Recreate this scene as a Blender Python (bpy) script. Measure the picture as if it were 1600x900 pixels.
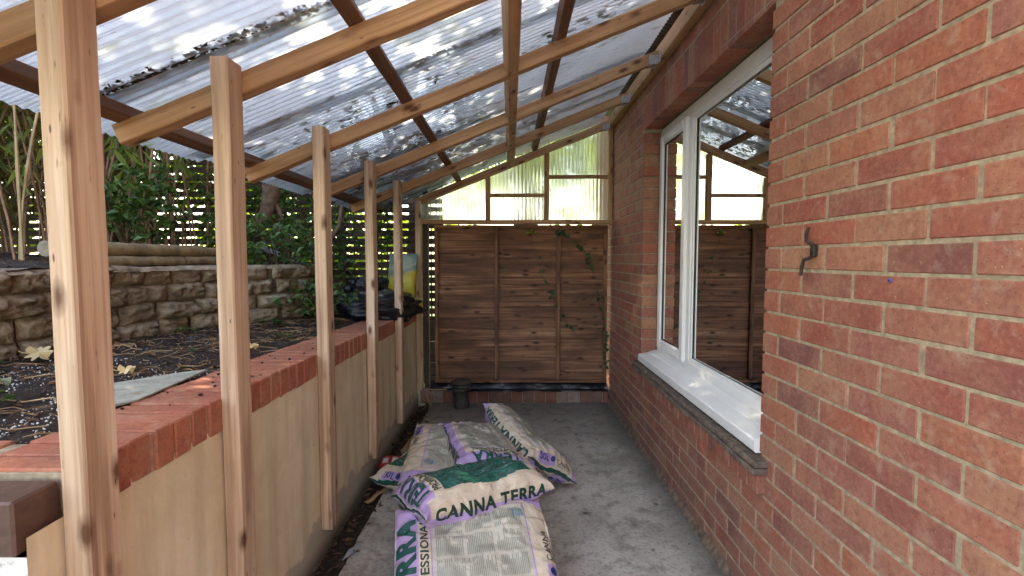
import bpy, bmesh, math, random
from mathutils import Vector, Matrix, noise
R = random.Random(7)
rad = math.radians
for o in list(bpy.data.objects): bpy.data.objects.remove(o)
S = bpy.context.scene
COL = S.collection
# ------------------------------------------------------------------ camera, sky, sun, exposure
cd = bpy.data.cameras.new('camera'); cam = bpy.data.objects.new('camera', cd); COL.objects.link(cam)
cd.sensor_width = 36.0; cd.lens = 36*752/1600; cd.clip_start = 0.02; cd.clip_end = 500
cam.location = (0, 0, 1.26); cam.rotation_euler = (rad(90-3.43), 0, rad(-0.23)); S.camera = cam
SUN_AZ = (-0.86, 0.51); SUN_EL = 42
w = bpy.data.worlds.new('World'); S.world = w; w.use_nodes = True
wn = w.node_tree; bg = wn.nodes['Background']; sky = wn.nodes.new('ShaderNodeTexSky')
sky.sky_type = 'NISHITA'; sky.sun_disc = False; sky.sun_elevation = rad(SUN_EL)
sky.sun_rotation = math.atan2(SUN_AZ[0], SUN_AZ[1]); sky.air_density = 1.0; sky.dust_density = 1.5; sky.ozone_density = 1.0
wn.links.new(sky.outputs[0], bg.inputs[0]); bg.inputs[1].default_value = 0.15
sl = bpy.data.lights.new('sun', 'SUN'); sl.energy = 2.8; sl.angle = rad(0.53); sl.color = (1.0, 0.93, 0.82)
so = bpy.data.objects.new('sun', sl); COL.objects.link(so)
sd = Vector((SUN_AZ[0]*math.cos(rad(SUN_EL)), SUN_AZ[1]*math.cos(rad(SUN_EL)), math.sin(rad(SUN_EL))))
so.rotation_euler = sd.to_track_quat('Z', 'Y').to_euler(); so.location = sd*20
S.view_settings.view_transform = 'Standard'; S.view_settings.look = 'None'
S.view_settings.exposure = 3.0
S.view_settings.use_white_balance = True; S.view_settings.white_balance_temperature = 7900; S.view_settings.white_balance_tint = 14; S.view_settings.gamma = 1; S.view_settings.use_curve_mapping = False
S.render.engine = 'CYCLES'
S.cycles.max_bounces = 10; S.cycles.diffuse_bounces = 5; S.cycles.transparent_max_bounces = 24; S.cycles.transmission_bounces = 6
S.cycles.sample_clamp_indirect = 6

# ------------------------------------------------------------------ node helpers
class NT:
    def __init__(s, name, rough=0.8):
        s.m = bpy.data.materials.new(name); s.m.use_nodes = True; s.t = s.m.node_tree; s.n = s.t.nodes
        s.b = s.n['Principled BSDF']; s.out = s.n['Material Output']; s.b.inputs['Roughness'].default_value = rough
    def add(s, ty, **k):
        x = s.n.new(ty)
        for a, v in k.items():
            setattr(x, a, v)
        return x
    def L(s, a, b): s.t.links.new(a, b)
    def coord(s, kind='Object', scale=(1, 1, 1), attr=None):
        mp = s.add('ShaderNodeMapping'); mp.inputs['Scale'].default_value = scale
        if attr:
            a = s.add('ShaderNodeAttribute', attribute_name=attr); s.L(a.outputs['Vector'], mp.inputs[0])
        elif kind == 'World':
            g = s.add('ShaderNodeNewGeometry'); s.L(g.outputs['Position'], mp.inputs[0])
        else:
            c = s.add('ShaderNodeTexCoord'); s.L(c.outputs[kind], mp.inputs[0])
        return mp.outputs[0]
    def noise(s, vec, scale=5, detail=4, rough=0.55, dist=0.0):
        x = s.add('ShaderNodeTexNoise'); x.inputs['Scale'].default_value = scale; x.inputs['Detail'].default_value = detail
        x.inputs['Roughness'].default_value = rough; x.inputs['Distortion'].default_value = dist
        s.L(vec, x.inputs['Vector']); return x.outputs['Fac']
    def voro(s, vec, scale=5, feat='F1'):
        x = s.add('ShaderNodeTexVoronoi', feature=feat); x.inputs['Scale'].default_value = scale; s.L(vec, x.inputs['Vector']); return x
    def ramp(s, fac, stops, interp='LINEAR'):
        x = s.add('ShaderNodeValToRGB'); r = x.color_ramp; r.interpolation = interp
        while len(r.elements) < len(stops): r.elements.new(0.5)
        for e, (p, c) in zip(r.elements, stops):
            e.position = p; e.color = (c, c, c, 1) if isinstance(c, (int, float)) else (*c, 1)
        s.L(fac, x.inputs[0]); return x.outputs[0]
    def mix(s, fac, a, b, mode='MIX'):
        x = s.add('ShaderNodeMix', data_type='RGBA', blend_type=mode)
        for sock, v in ((x.inputs[0], fac), (x.inputs[6], a), (x.inputs[7], b)):
            if isinstance(v, (int, float)): sock.default_value = v
            elif isinstance(v, tuple): sock.default_value = (*v, 1)
            else: s.L(v, sock)
        return x.outputs[2]
    def math(s, op, a, b=0.0):
        x = s.add('ShaderNodeMath', operation=op)
        for i, v in enumerate((a, b)):
            if isinstance(v, (int, float)): x.inputs[i].default_value = v
            else: s.L(v, x.inputs[i])
        return x.outputs[0]
    def bump(s, h, strength=0.3, dist=0.01, prev=None):
        x = s.add('ShaderNodeBump'); x.inputs['Strength'].default_value = strength; x.inputs['Distance'].default_value = dist
        s.L(h, x.inputs['Height'])
        if prev: s.L(prev, x.inputs['Normal'])
        return x.outputs[0]
    def base(s, c, rough=None, normal=None):
        if isinstance(c, tuple): s.b.inputs['Base Color'].default_value = (*c, 1)
        else: s.L(c, s.b.inputs['Base Color'])
        if rough is not None:
            if isinstance(rough, (int, float)): s.b.inputs['Roughness'].default_value = rough
            else: s.L(rough, s.b.inputs['Roughness'])
        if normal is not None: s.L(normal, s.b.inputs['Normal'])
        return s.m

def m_wood(name, dark, mid, light, knot=(0.10, 0.035, 0.012), stain=0.4, bump=0.25):
    t = NT(name, 0.75)
    v = t.coord(attr='gc')
    isl = t.add('ShaderNodeObjectInfo').outputs['Random']
    off = t.add('ShaderNodeVectorMath', operation='ADD'); t.L(v, off.inputs[0])
    cx = t.add('ShaderNodeCombineXYZ'); t.L(t.math('MULTIPLY', isl, 37.0), cx.inputs[0]); t.L(t.math('MULTIPLY', isl, 3.0), cx.inputs[1]); t.L(cx.outputs[0], off.inputs[1])
    vv = off.outputs[0]
    def mp(sc):
        m = t.add('ShaderNodeMapping'); m.inputs['Scale'].default_value = sc; t.L(vv, m.inputs[0]); return m.outputs[0]
    g1 = t.noise(mp((2.0, 90, 90)), 1, 5, 0.6, 0.3)
    g2 = t.noise(mp((1.2, 28, 28)), 1, 3, 0.5, 0.8)
    big = t.noise(mp((2.5, 7, 7)), 1, 3)
    c = t.ramp(t.math('ADD', t.math('MULTIPLY', g1, 0.5), t.math('MULTIPLY', g2, 0.5)), [(0.33, dark), (0.5, mid), (0.66, light)])
    c = t.mix(t.math('MULTIPLY', t.ramp(big, [(0.42, 0.0), (0.62, 1.0)]), stain), c, dark)
    kd = t.voro(mp((6.5, 16, 16)), 1)
    dn = t.math('ADD', kd.outputs['Distance'], t.math('MULTIPLY', t.noise(mp((30, 60, 60)), 1, 2), 0.1))
    c = t.mix(t.ramp(dn, [(0.15, 0.95), (0.21, 0.55), (0.32, 0.0)]), c, knot)
    sc = t.noise(mp((18, 200, 200)), 1, 3)
    c = t.mix(t.ramp(sc, [(0.68, 0.0), (0.74, 0.6)]), c, knot)
    # scattered nail marks and dents
    dd = t.voro(mp((9, 34, 34)), 1)
    c = t.mix(t.ramp(dd.outputs['Distance'], [(0.05, 0.8), (0.085, 0.0)]), c, (0.05, 0.02, 0.01))
    return t.base(c, 0.72, t.bump(g1, bump, 0.004))

M = {}
M['timber'] = m_wood('sawn_softwood', (0.29, 0.17, 0.10), (0.56, 0.39, 0.26), (0.72, 0.56, 0.42))
M['rafter'] = m_wood('rafter_softwood', (0.23, 0.11, 0.05), (0.45, 0.25, 0.125), (0.58, 0.36, 0.20))
M['purlin'] = m_wood('dark_softwood', (0.09, 0.04, 0.02), (0.17, 0.078, 0.038), (0.25, 0.12, 0.06))
M['fence'] = m_wood('fence_boards', (0.07, 0.028, 0.014), (0.22, 0.092, 0.045), (0.40, 0.21, 0.115), (0.03, 0.012, 0.006), 0.7, 0.5)
M['trellis'] = m_wood('weathered_slats', (0.03, 0.02, 0.013), (0.07, 0.043, 0.026), (0.12, 0.075, 0.045), (0.015, 0.01, 0.006))
M['driftwood'] = m_wood('pale_splinters', (0.2, 0.11, 0.05), (0.4, 0.24, 0.12), (0.55, 0.37, 0.2))

def m_brick(name, cols, dirt=0.0, island=True):
    t = NT(name, 0.85); v = t.coord('World')
    g = t.add('ShaderNodeNewGeometry'); rnd = g.outputs['Random Per Island']
    n = len(cols); c = t.ramp(rnd, [(i/n, cc) for i, cc in enumerate(cols)], 'CONSTANT')
    big = t.noise(v, 9, 3); c = t.mix(t.ramp(big, [(0.36, 0.0), (0.64, 0.5)]), c, (0.38, 0.18, 0.11)); c = t.mix(t.ramp(t.noise(v, 13, 4, 0.6), [(0.5, 0.0), (0.68, 0.4)]), c, (0.20, 0.06, 0.045))
    fine = t.noise(v, 75, 6, 0.7); c = t.mix(t.ramp(fine, [(0.3, 0.5), (0.5, 0.0)]), c, (0.12, 0.035, 0.025))
    c = t.mix(t.ramp(fine, [(0.55, 0.0), (0.75, 0.42)]), c, (0.50, 0.30, 0.20))
    # soft smears of old mortar over the faces
    sm = t.noise(v, 16, 5, 0.65, 0.6); c = t.mix(t.ramp(sm, [(0.56, 0.0), (0.72, 0.34)]), c, (0.45, 0.36, 0.27))
    pits = t.voro(v, 120); c = t.mix(t.ramp(pits.outputs['Distance'], [(0.10, 0.6), (0.2, 0.0)]), c, (0.07, 0.025, 0.02))
    sp = t.voro(t.coord('World', (1, 1, 1)), 42); spk = t.ramp(sp.outputs['Distance'], [(0.035, 0.7), (0.055, 0.0)])
    c = t.mix(spk, c, (0.6, 0.55, 0.47))
    if dirt:
        sx = t.add('ShaderNodeSeparateXYZ'); t.L(v, sx.inputs[0])
        low = t.ramp(t.math('ADD', sx.outputs[2], t.math('MULTIPLY', t.noise(v, 5, 4), 0.3)), [(0.08, dirt), (0.42, dirt*0.25), (0.75, 0.0)])
        c = t.mix(low, c, (0.10, 0.075, 0.06))
    nb = t.bump(fine, 0.55, 0.004); nb = t.bump(t.noise(v, 22, 4), 0.5, 0.008, nb)
    return t.base(c, 0.88, nb)
REDS = [(0.330, 0.094, 0.058), (0.291, 0.081, 0.055), (0.356, 0.112, 0.062), (0.311, 0.105, 0.073), (0.251, 0.077, 0.058), (0.352, 0.105, 0.058),
        (0.330, 0.139, 0.084), (0.286, 0.072, 0.049), (0.361, 0.163, 0.092), (0.342, 0.091, 0.055), (0.192, 0.067, 0.056), (0.311, 0.108, 0.070),
        (0.301, 0.098, 0.075), (0.342, 0.135, 0.084), (0.330, 0.086, 0.052), (0.236, 0.077, 0.059)]
M['brick'] = m_brick('red_facing_brick', REDS, 0.55)
M['kerbbrick'] = m_brick('painted_worn_brick', [(0.28, 0.08, 0.055), (0.36, 0.25, 0.21), (0.26, 0.07, 0.05), (0.2, 0.11, 0.08), (0.42, 0.33, 0.30), (0.3, 0.085, 0.06)], 0.3)
M['coping'] = m_brick('smooth_coping_brick', [(0.42, 0.135, 0.072), (0.37, 0.11, 0.062), (0.45, 0.155, 0.085), (0.39, 0.12, 0.068)], 0)
def m_simple(name, c, rough=0.6, nscale=20, var=0.25, bump=0.15, bdist=0.004, metal=0, dark=None):
    t = NT(name, rough); v = t.coord('World'); n = t.noise(v, nscale, 5, 0.6)
    d = dark or tuple(x*(1-var) for x in c); l = tuple(min(1, x*(1+var*0.6)) for x in c)
    t.b.inputs['Metallic'].default_value = metal
    return t.base(t.ramp(n, [(0.32, d), (0.68, l)]), rough, t.bump(n, bump, bdist))
M['mortar'] = m_simple('sandy_mortar', (0.36, 0.285, 0.19), 0.95, 60, 0.35, 0.6, 0.004)
M['brown_brick'] = m_simple('brown_brick', (0.10, 0.052, 0.038), 0.55, 50, 0.3, 0.3)
M['upvc'] = m_simple('white_upvc', (0.80, 0.79, 0.78), 0.32, 8, 0.06, 0.02)
M['gasket'] = m_simple('black_gasket', (0.02, 0.02, 0.02), 0.5, 20)
M['sillstone'] = m_simple('weathered_sill_tile', (0.15, 0.11, 0.085), 0.95, 35, 0.55, 0.9, 0.008)
M['footdirt'] = m_simple('dirty_wall_foot', (0.19, 0.125, 0.09), 0.95, 30, 0.6, 0.9, 0.008)
M['galv'] = m_simple('galvanised_steel', (0.45, 0.47, 0.5), 0.4, 60, 0.3, 0.1, 0.002, 0.8)
M['iron'] = m_simple('dark_iron', (0.035, 0.026, 0.024), 0.6, 60, 0.5, 0.5, 0.002, 0.3)
M['clay'] = m_simple('grey_stoneware', (0.075, 0.062, 0.055), 0.7, 30, 0.5, 0.5)
M['blackplastic'] = m_simple('black_plastic', (0.012, 0.014, 0.018), 0.28, 14, 0.4, 0.5, 0.02)
M['greyplastic'] = m_simple('grey_plastic_sheet', (0.3, 0.33, 0.35), 0.4, 14, 0.3, 0.5, 0.01)
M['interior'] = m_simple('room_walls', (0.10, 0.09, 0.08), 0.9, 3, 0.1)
M['blue_plug'] = m_simple('blue_plastic_plug', (0.10, 0.13, 0.40), 0.4, 30)
M['red'] = m_simple('red_foil', (0.45, 0.02, 0.02), 0.35, 30, 0.3, 0.3)
M['white'] = m_simple('white_print', (0.7, 0.7, 0.68), 0.5, 30)
M['bark'] = m_simple('grey_brown_bark', (0.13, 0.085, 0.055), 0.95, 25, 0.5, 0.8, 0.02)
M['cane'] = m_simple('brown_cane', (0.26, 0.14, 0.08), 0.6, 12, 0.55, 0.2)
M['cane_g'] = m_simple('straw_cane', (0.42, 0.32, 0.16), 0.55, 10, 0.4, 0.2)
M['stem'] = m_simple('thin_stem', (0.10, 0.07, 0.03), 0.8, 12)
M['log'] = m_simple('weathered_log', (0.27, 0.225, 0.12), 0.9, 14, 0.5, 0.6, 0.01)
M['logend'] = m_simple('log_end_grain', (0.22, 0.19, 0.14), 0.9, 40, 0.3, 0.5)
M['slate'] = m_simple('pale_weathered_board', (0.36, 0.37, 0.31), 0.8, 22, 0.35, 0.3)
M['wire'] = m_simple('grey_cable', (0.3, 0.3, 0.3), 0.5, 22)
def m_leaf(name, c, var=0.5, trans=0.4, rough=0.45):
    t = NT(name, rough); g = t.add('ShaderNodeNewGeometry').outputs['Random Per Island']
    d = tuple(x*(1-var) for x in c); l = (min(1, c[0]*(1+var*1.2)), min(1, c[1]*(1+var)), c[2]*(1+var*0.3))
    col = t.ramp(g, [(0, d), (0.5, c), (1, l)]); t.base(col, rough)
    tr = t.add('ShaderNodeBsdfTranslucent'); t.L(t.mix(1.0, col, (1.6, 1.7, 0.8), 'MULTIPLY'), tr.inputs[0])
    mx = t.add('ShaderNodeMixShader'); mx.inputs[0].default_value = trans
    t.L(t.b.outputs[0], mx.inputs[1]); t.L(tr.outputs[0], mx.inputs[2]); t.L(mx.outputs[0], t.out.inputs[0]); return t.m
M['leaf_tree'] = m_leaf('tree_leaves', (0.10, 0.16, 0.035), 0.5, 0.5)
M['leaf_light'] = m_leaf('light_leaves', (0.26, 0.34, 0.07), 0.4, 0.6)
M['leaf_dark'] = m_leaf('dark_shrub_leaves', (0.055, 0.125, 0.035), 0.6, 0.3, 0.35)
M['leaf_bamboo'] = m_leaf('bamboo_leaves', (0.12, 0.18, 0.05), 0.6, 0.4, 0.4)
M['leaf_dry'] = m_leaf('dry_bamboo_leaves', (0.15, 0.115, 0.05), 0.65, 0.3, 0.6)
M['leaf_ivy'] = m_leaf('ivy_leaves', (0.03, 0.085, 0.028), 0.5, 0.25, 0.35)
M['leaf_dead'] = m_leaf('dead_leaves', (0.12, 0.062, 0.035), 0.85, 0.15, 0.8)
M['leaf_yellow'] = m_leaf('yellow_leaf', (0.78, 0.62, 0.36), 0.15, 0.2, 0.6)
M['leaf_pale'] = m_leaf('pale_green_leaf', (0.33, 0.42, 0.28), 0.15, 0.2, 0.6)
M['leaf_moss'] = m_leaf('dark_debris', (0.03, 0.028, 0.015), 0.7, 0.05, 0.9)

# rock-faced block, soil, concrete, render, grass
t = NT('rock_faced_block', 0.95); v = t.coord('World'); n = t.noise(v, 18, 7, 0.7); n2 = t.noise(v, 4, 3)
c = t.ramp(n, [(0.3, (0.09, 0.065, 0.045)), (0.46, (0.29, 0.22, 0.14)), (0.72, (0.52, 0.42, 0.29))])
c = t.mix(t.ramp(n2, [(0.5, 0), (0.7, 0.5)]), c, (0.06, 0.06, 0.025)); M['rock'] = t.base(c, 0.95, t.bump(n, 1.0, 0.02))
t = NT('dark_soil', 0.95); v = t.coord('World'); n = t.noise(v, 30, 8, 0.75); vo = t.voro(v, 140)
c = t.ramp(n, [(0.3, (0.012, 0.008, 0.006)), (0.55, (0.035, 0.022, 0.015)), (0.75, (0.09, 0.06, 0.04))])
pm = t.math('MULTIPLY', t.ramp(vo.outputs['Distance'], [(0.22, 1.0), (0.3, 0.0)]), t.ramp(t.noise(v, 5, 3), [(0.48, 0.0), (0.6, 0.9)]))
wc = t.voro(v, 140); pick = t.ramp(wc.outputs['Color'], [(0.55, 0.0), (0.6, 1.0)])
c = t.mix(t.math('MULTIPLY', pm, pick), c, (0.55, 0.55, 0.52)); M['soil'] = t.base(c, 0.95, t.bump(n, 1.0, 0.02))
t = NT('stained_concrete', 0.9); v = t.coord('World'); n = t.noise(v, 2.2, 6, 0.65, 0.4); f = t.noise(v, 60, 6, 0.7); md = t.noise(v, 11, 5, 0.65)
c = t.ramp(n, [(0.33, (0.32, 0.285, 0.245)), (0.52, (0.50, 0.455, 0.40)), (0.7, (0.58, 0.54, 0.49))])
c = t.mix(t.ramp(md, [(0.36, 0.55), (0.5, 0.0)]), c, (0.13, 0.11, 0.085)); c = t.mix(t.ramp(f, [(0.35, 0.5), (0.5, 0)]), c, (0.10, 0.085, 0.07))
c = t.mix(t.ramp(f, [(0.62, 0.0), (0.78, 0.5)]), c, (0.5, 0.47, 0.43))
bl = t.voro(v, 7); c = t.mix(t.ramp(t.math('ADD', bl.outputs['Distance'], t.math('MULTIPLY', md, 0.16)), [(0.14, 0.75), (0.19, 0.0)]), c, (0.05, 0.042, 0.035))
wp = t.voro(v, 13); c = t.mix(t.ramp(wp.outputs['Distance'], [(0.04, 0.75), (0.055, 0.0)]), c, (0.55, 0.52, 0.48))
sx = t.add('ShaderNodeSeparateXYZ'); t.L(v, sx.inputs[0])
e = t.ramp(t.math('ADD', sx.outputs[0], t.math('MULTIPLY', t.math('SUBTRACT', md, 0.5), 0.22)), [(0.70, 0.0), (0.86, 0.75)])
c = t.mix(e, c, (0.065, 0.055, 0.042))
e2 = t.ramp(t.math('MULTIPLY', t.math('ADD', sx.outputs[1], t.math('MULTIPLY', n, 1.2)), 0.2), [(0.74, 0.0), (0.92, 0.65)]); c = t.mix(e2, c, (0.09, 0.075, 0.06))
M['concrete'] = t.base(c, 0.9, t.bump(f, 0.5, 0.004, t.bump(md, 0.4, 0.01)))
t = NT('cream_masonry_paint', 0.85); v = t.coord('World'); n = t.noise(v, 3.5, 5, 0.6, 0.3); st = t.noise(t.coord('World', (14, 14, 1.2)), 1, 4); f = t.noise(v, 45, 5, 0.6)
c = t.ramp(n, [(0.3, (0.62, 0.52, 0.34)), (0.6, (0.76, 0.66, 0.47)), (0.75, (0.80, 0.72, 0.55))])
c = t.mix(t.ramp(st, [(0.42, 0.0), (0.7, 0.6)]), c, (0.44, 0.36, 0.21)); c = t.mix(t.ramp(f, [(0.66, 0), (0.74, 0.5)]), c, (0.2, 0.14, 0.07))
sx = t.add('ShaderNodeSeparateXYZ'); t.L(v, sx.inputs[0]); hn = t.noise(v, 3, 6, 0.65)
pe = t.ramp(t.math('SUBTRACT', t.math('MULTIPLY', hn, 0.55), sx.outputs[2]), [(0.12, 0.0), (0.145, 1.0)]); c = t.mix(pe, c, (0.42, 0.38, 0.30))
c = t.mix(t.ramp(sx.outputs[2], [(0.0, 0.8), (0.07, 0.0)]), c, (0.09, 0.07, 0.045))
hc = t.voro(v, 4.5, 'DISTANCE_TO_EDGE')
wv = t.noise(v, 9, 4); crk = t.ramp(t.math('ADD', hc.outputs['Distance'], t.math('MULTIPLY', t.math('ABSOLUTE', t.math('SUBTRACT', wv, 0.5)), 0.6)), [(0.012, 0.55), (0.02, 0.0)])

M['render'] = t.base(c, 0.85, t.bump(n, 0.5, 0.02, t.bump(f, 0.4, 0.003)))
t = NT('white_masonry_paint', 0.85); v = t.coord('World'); f = t.noise(v, 30, 6, 0.7); c = t.ramp(f, [(0.35, (0.35, 0.32, 0.28)), (0.45, (0.66, 0.64, 0.6)), (0.8, (0.74, 0.72, 0.68))])
M['whiterender'] = t.base(c, 0.85, t.bump(f, 0.7, 0.004))
M['grass'] = m_simple('grass_ground', (0.07, 0.10, 0.03), 0.95, 3, 0.5, 0.5, 0.05)
M['dirt'] = m_simple('damp_dirt', (0.03, 0.022, 0.016), 0.9, 40, 0.6, 1.0, 0.01)

# corrugated plastic: translucent, part see-through, weathered
def m_sheet(name, tint, refr, transp, gloss, rough, algae=True, streak=(6, 40, 6)):
    t = NT(name, 0.3); v = t.coord('World')
    n = t.noise(v, 3.0, 6, 0.65, 0.3); f = t.noise(t.coord('World', streak), 1, 5, 0.6)
    col = t.mix(t.ramp(n, [(0.40, 0.0), (0.70, 0.5)]), tint, tuple(x*0.66 for x in tint))
    col = t.mix(t.ramp(f, [(0.5, 0.0), (0.75, 0.4)]), col, (0.42, 0.42, 0.36))
    if algae:
        al = t.math('MULTIPLY', t.ramp(t.noise(v, 5, 5, 0.7), [(0.54, 0.0), (0.68, 0.85)]), t.ramp(f, [(0.4, 0.2), (0.6, 1.0)]))
        col = t.mix(al, col, (0.24, 0.29, 0.17))
    tr = t.add('ShaderNodeBsdfTranslucent'); t.L(col, tr.inputs[0])
    rf = t.add('ShaderNodeBsdfRefraction'); rf.inputs['IOR'].default_value = 1.25; rf.inputs['Roughness'].default_value = rough; t.L(col, rf.inputs[0])
    tp = t.add('ShaderNodeBsdfTransparent'); tp.inputs[0].default_value = (0.9, 0.94, 0.95, 1)
    df = t.add('ShaderNodeBsdfDiffuse'); df.inputs[0].default_value = (0.5, 0.52, 0.53, 1)
    gl = t.add('ShaderNodeBsdfGlossy'); gl.inputs[0].default_value = (1, 1, 1, 1); gl.inputs[1].default_value = 0.3
    fr = t.add('ShaderNodeFresnel'); fr.inputs[0].default_value = 1.45
    m1 = t.add('ShaderNodeMixShader'); t.L(t.ramp(n, [(0.3, min(1, refr*1.4)), (0.7, refr*0.6)]), m1.inputs[0]); t.L(tr.outputs[0], m1.inputs[1]); t.L(rf.outputs[0], m1.inputs[2])
    m3 = t.add('ShaderNodeMixShader'); syy = t.add('ShaderNodeSeparateXYZ'); t.L(v, syy.inputs[0]); t.L(t.math('MULTIPLY', t.ramp(t.noise(v, 2.1, 4, 0.6), [(0.38, transp*0.3), (0.62, min(1, transp*1.9))]), t.ramp(t.math('MULTIPLY', syy.outputs[1], 0.25), [(0.42, 0.2), (0.72, 1.25 if algae else 1.0)])), m3.inputs[0]); t.L(m1.outputs[0], m3.inputs[1]); t.L(tp.outputs[0], m3.inputs[2])
    m0 = t.add('ShaderNodeMixShader'); m0.inputs[0].default_value = 0.12; t.L(m3.outputs[0], m0.inputs[1]); t.L(df.outputs[0], m0.inputs[2])
    m2 = t.add('ShaderNodeMixShader'); t.L(t.math('MULTIPLY', fr.outputs[0], gloss), m2.inputs[0]); t.L(m0.outputs[0], m2.inputs[1]); t.L(gl.outputs[0], m2.inputs[2])
    if algae:
        sy = t.add('ShaderNodeSeparateXYZ'); t.L(v, sy.inputs[0])
        gm = t.noise(t.coord('World', (5, 26, 5)), 1, 6, 0.68); reg = t.math('ADD', t.math('MULTIPLY', t.noise(v, 1.7, 3), 0.8), t.math('MULTIPLY', sy.outputs[1], 0.085))
        reg = t.math('SUBTRACT', reg, t.math('MULTIPLY', sy.outputs[0], 0.10))
        k = t.ramp(t.math('ADD', gm, t.math('MULTIPLY', reg, 0.42)), [(0.845, 0.0), (0.93, 0.62)])
        gd = t.add('ShaderNodeBsdfDiffuse'); gd.inputs[0].default_value = (0.05, 0.048, 0.035, 1)
        m5 = t.add('ShaderNodeMixShader'); t.L(k, m5.inputs[0]); t.L(m2.outputs[0], m5.inputs[1]); t.L(gd.outputs[0], m5.inputs[2]); m2 = m5
    t.L(m2.outputs[0], t.out.inputs[0]); return t.m
M['sheet'] = m_sheet('corrugated_plastic', (0.50, 0.585, 0.65), 0.04, 0.13, 0.5, 0.5)
M['gable'] = m_sheet('clear_gable_plastic', (0.98, 0.98, 0.93), 0.85, 0.08, 0.3, 0.35, False, (40, 6, 6))
t = NT('window_glass', 0.0)
tp = t.add('ShaderNodeBsdfTransparent'); tp.inputs[0].default_value = (0.86, 0.9, 0.88, 1)
gl = t.add('ShaderNodeBsdfGlossy'); gl.inputs[1].default_value = 0.0
fr = t.add('ShaderNodeFresnel'); fr.inputs[0].default_value = 1.52
mx = t.add('ShaderNodeMixShader'); t.L(t.math('MULTIPLY', fr.outputs[0], 1.15), mx.inputs[0]); t.L(tp.outputs[0], mx.inputs[1]); t.L(gl.outputs[0], mx.inputs[2]); t.L(mx.outputs[0], t.out.inputs[0])
M['glass'] = t.m
# printed sack film: colour attribute; alpha 0 = dark green picture
t = NT('printed_sack_film', 0.38); a = t.add('ShaderNodeAttribute', attribute_name='pc'); v = t.coord(attr='gc')
n = t.noise(v, 14, 3, 0.5, 2.5)
pic = t.ramp(n, [(0.36, (0.006, 0.07, 0.055)), (0.5, (0.02, 0.15, 0.12)), (0.6, (0.008, 0.09, 0.07)), (0.72, (0.22, 0.36, 0.35))])
c = t.mix(a.outputs['Alpha'], pic, a.outputs['Color'])
wn_ = t.noise(v, 22, 5, 0.6, 1.2); c = t.mix(t.ramp(t.noise(v, 9, 4), [(0.55, 0.0), (0.75, 0.22)]), c, (0.25, 0.2, 0.15))
M['sack'] = t.base(c, 0.24, t.bump(wn_, 0.22, 0.010, t.bump(t.math('ABSOLUTE', t.math('SUBTRACT', t.noise(v, 11, 3, 0.5, 1.5), 0.5)), 0.55, 0.02, t.bump(t.noise(t.coord(attr='gc', scale=(60, 16, 1)), 1, 3), 0.18, 0.006))))
def m_flat(name, c, rough=0.4): 
    t = NT(name, rough); return t.base(c, rough)
M['ink_green'] = m_flat('green_ink', (0.006, 0.085, 0.07)); M['ink_dark'] = m_flat('dark_green_ink', (0.008, 0.045, 0.03)); M['ink_navy'] = m_flat('navy_ink', (0.02, 0.045, 0.17))
M['ink_grey'] = m_flat('grey_print', (0.30, 0.30, 0.25)); M['ink_lilac'] = m_flat('lilac_line', (0.42, 0.26, 0.62)); M['ink_blue'] = m_flat('blue_barcode', (0.12, 0.25, 0.33))
M['ink_white'] = m_flat('white_ink', (0.7, 0.72, 0.68)); M['ink_black'] = m_flat('black_ink', (0.02, 0.025, 0.02))

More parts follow.
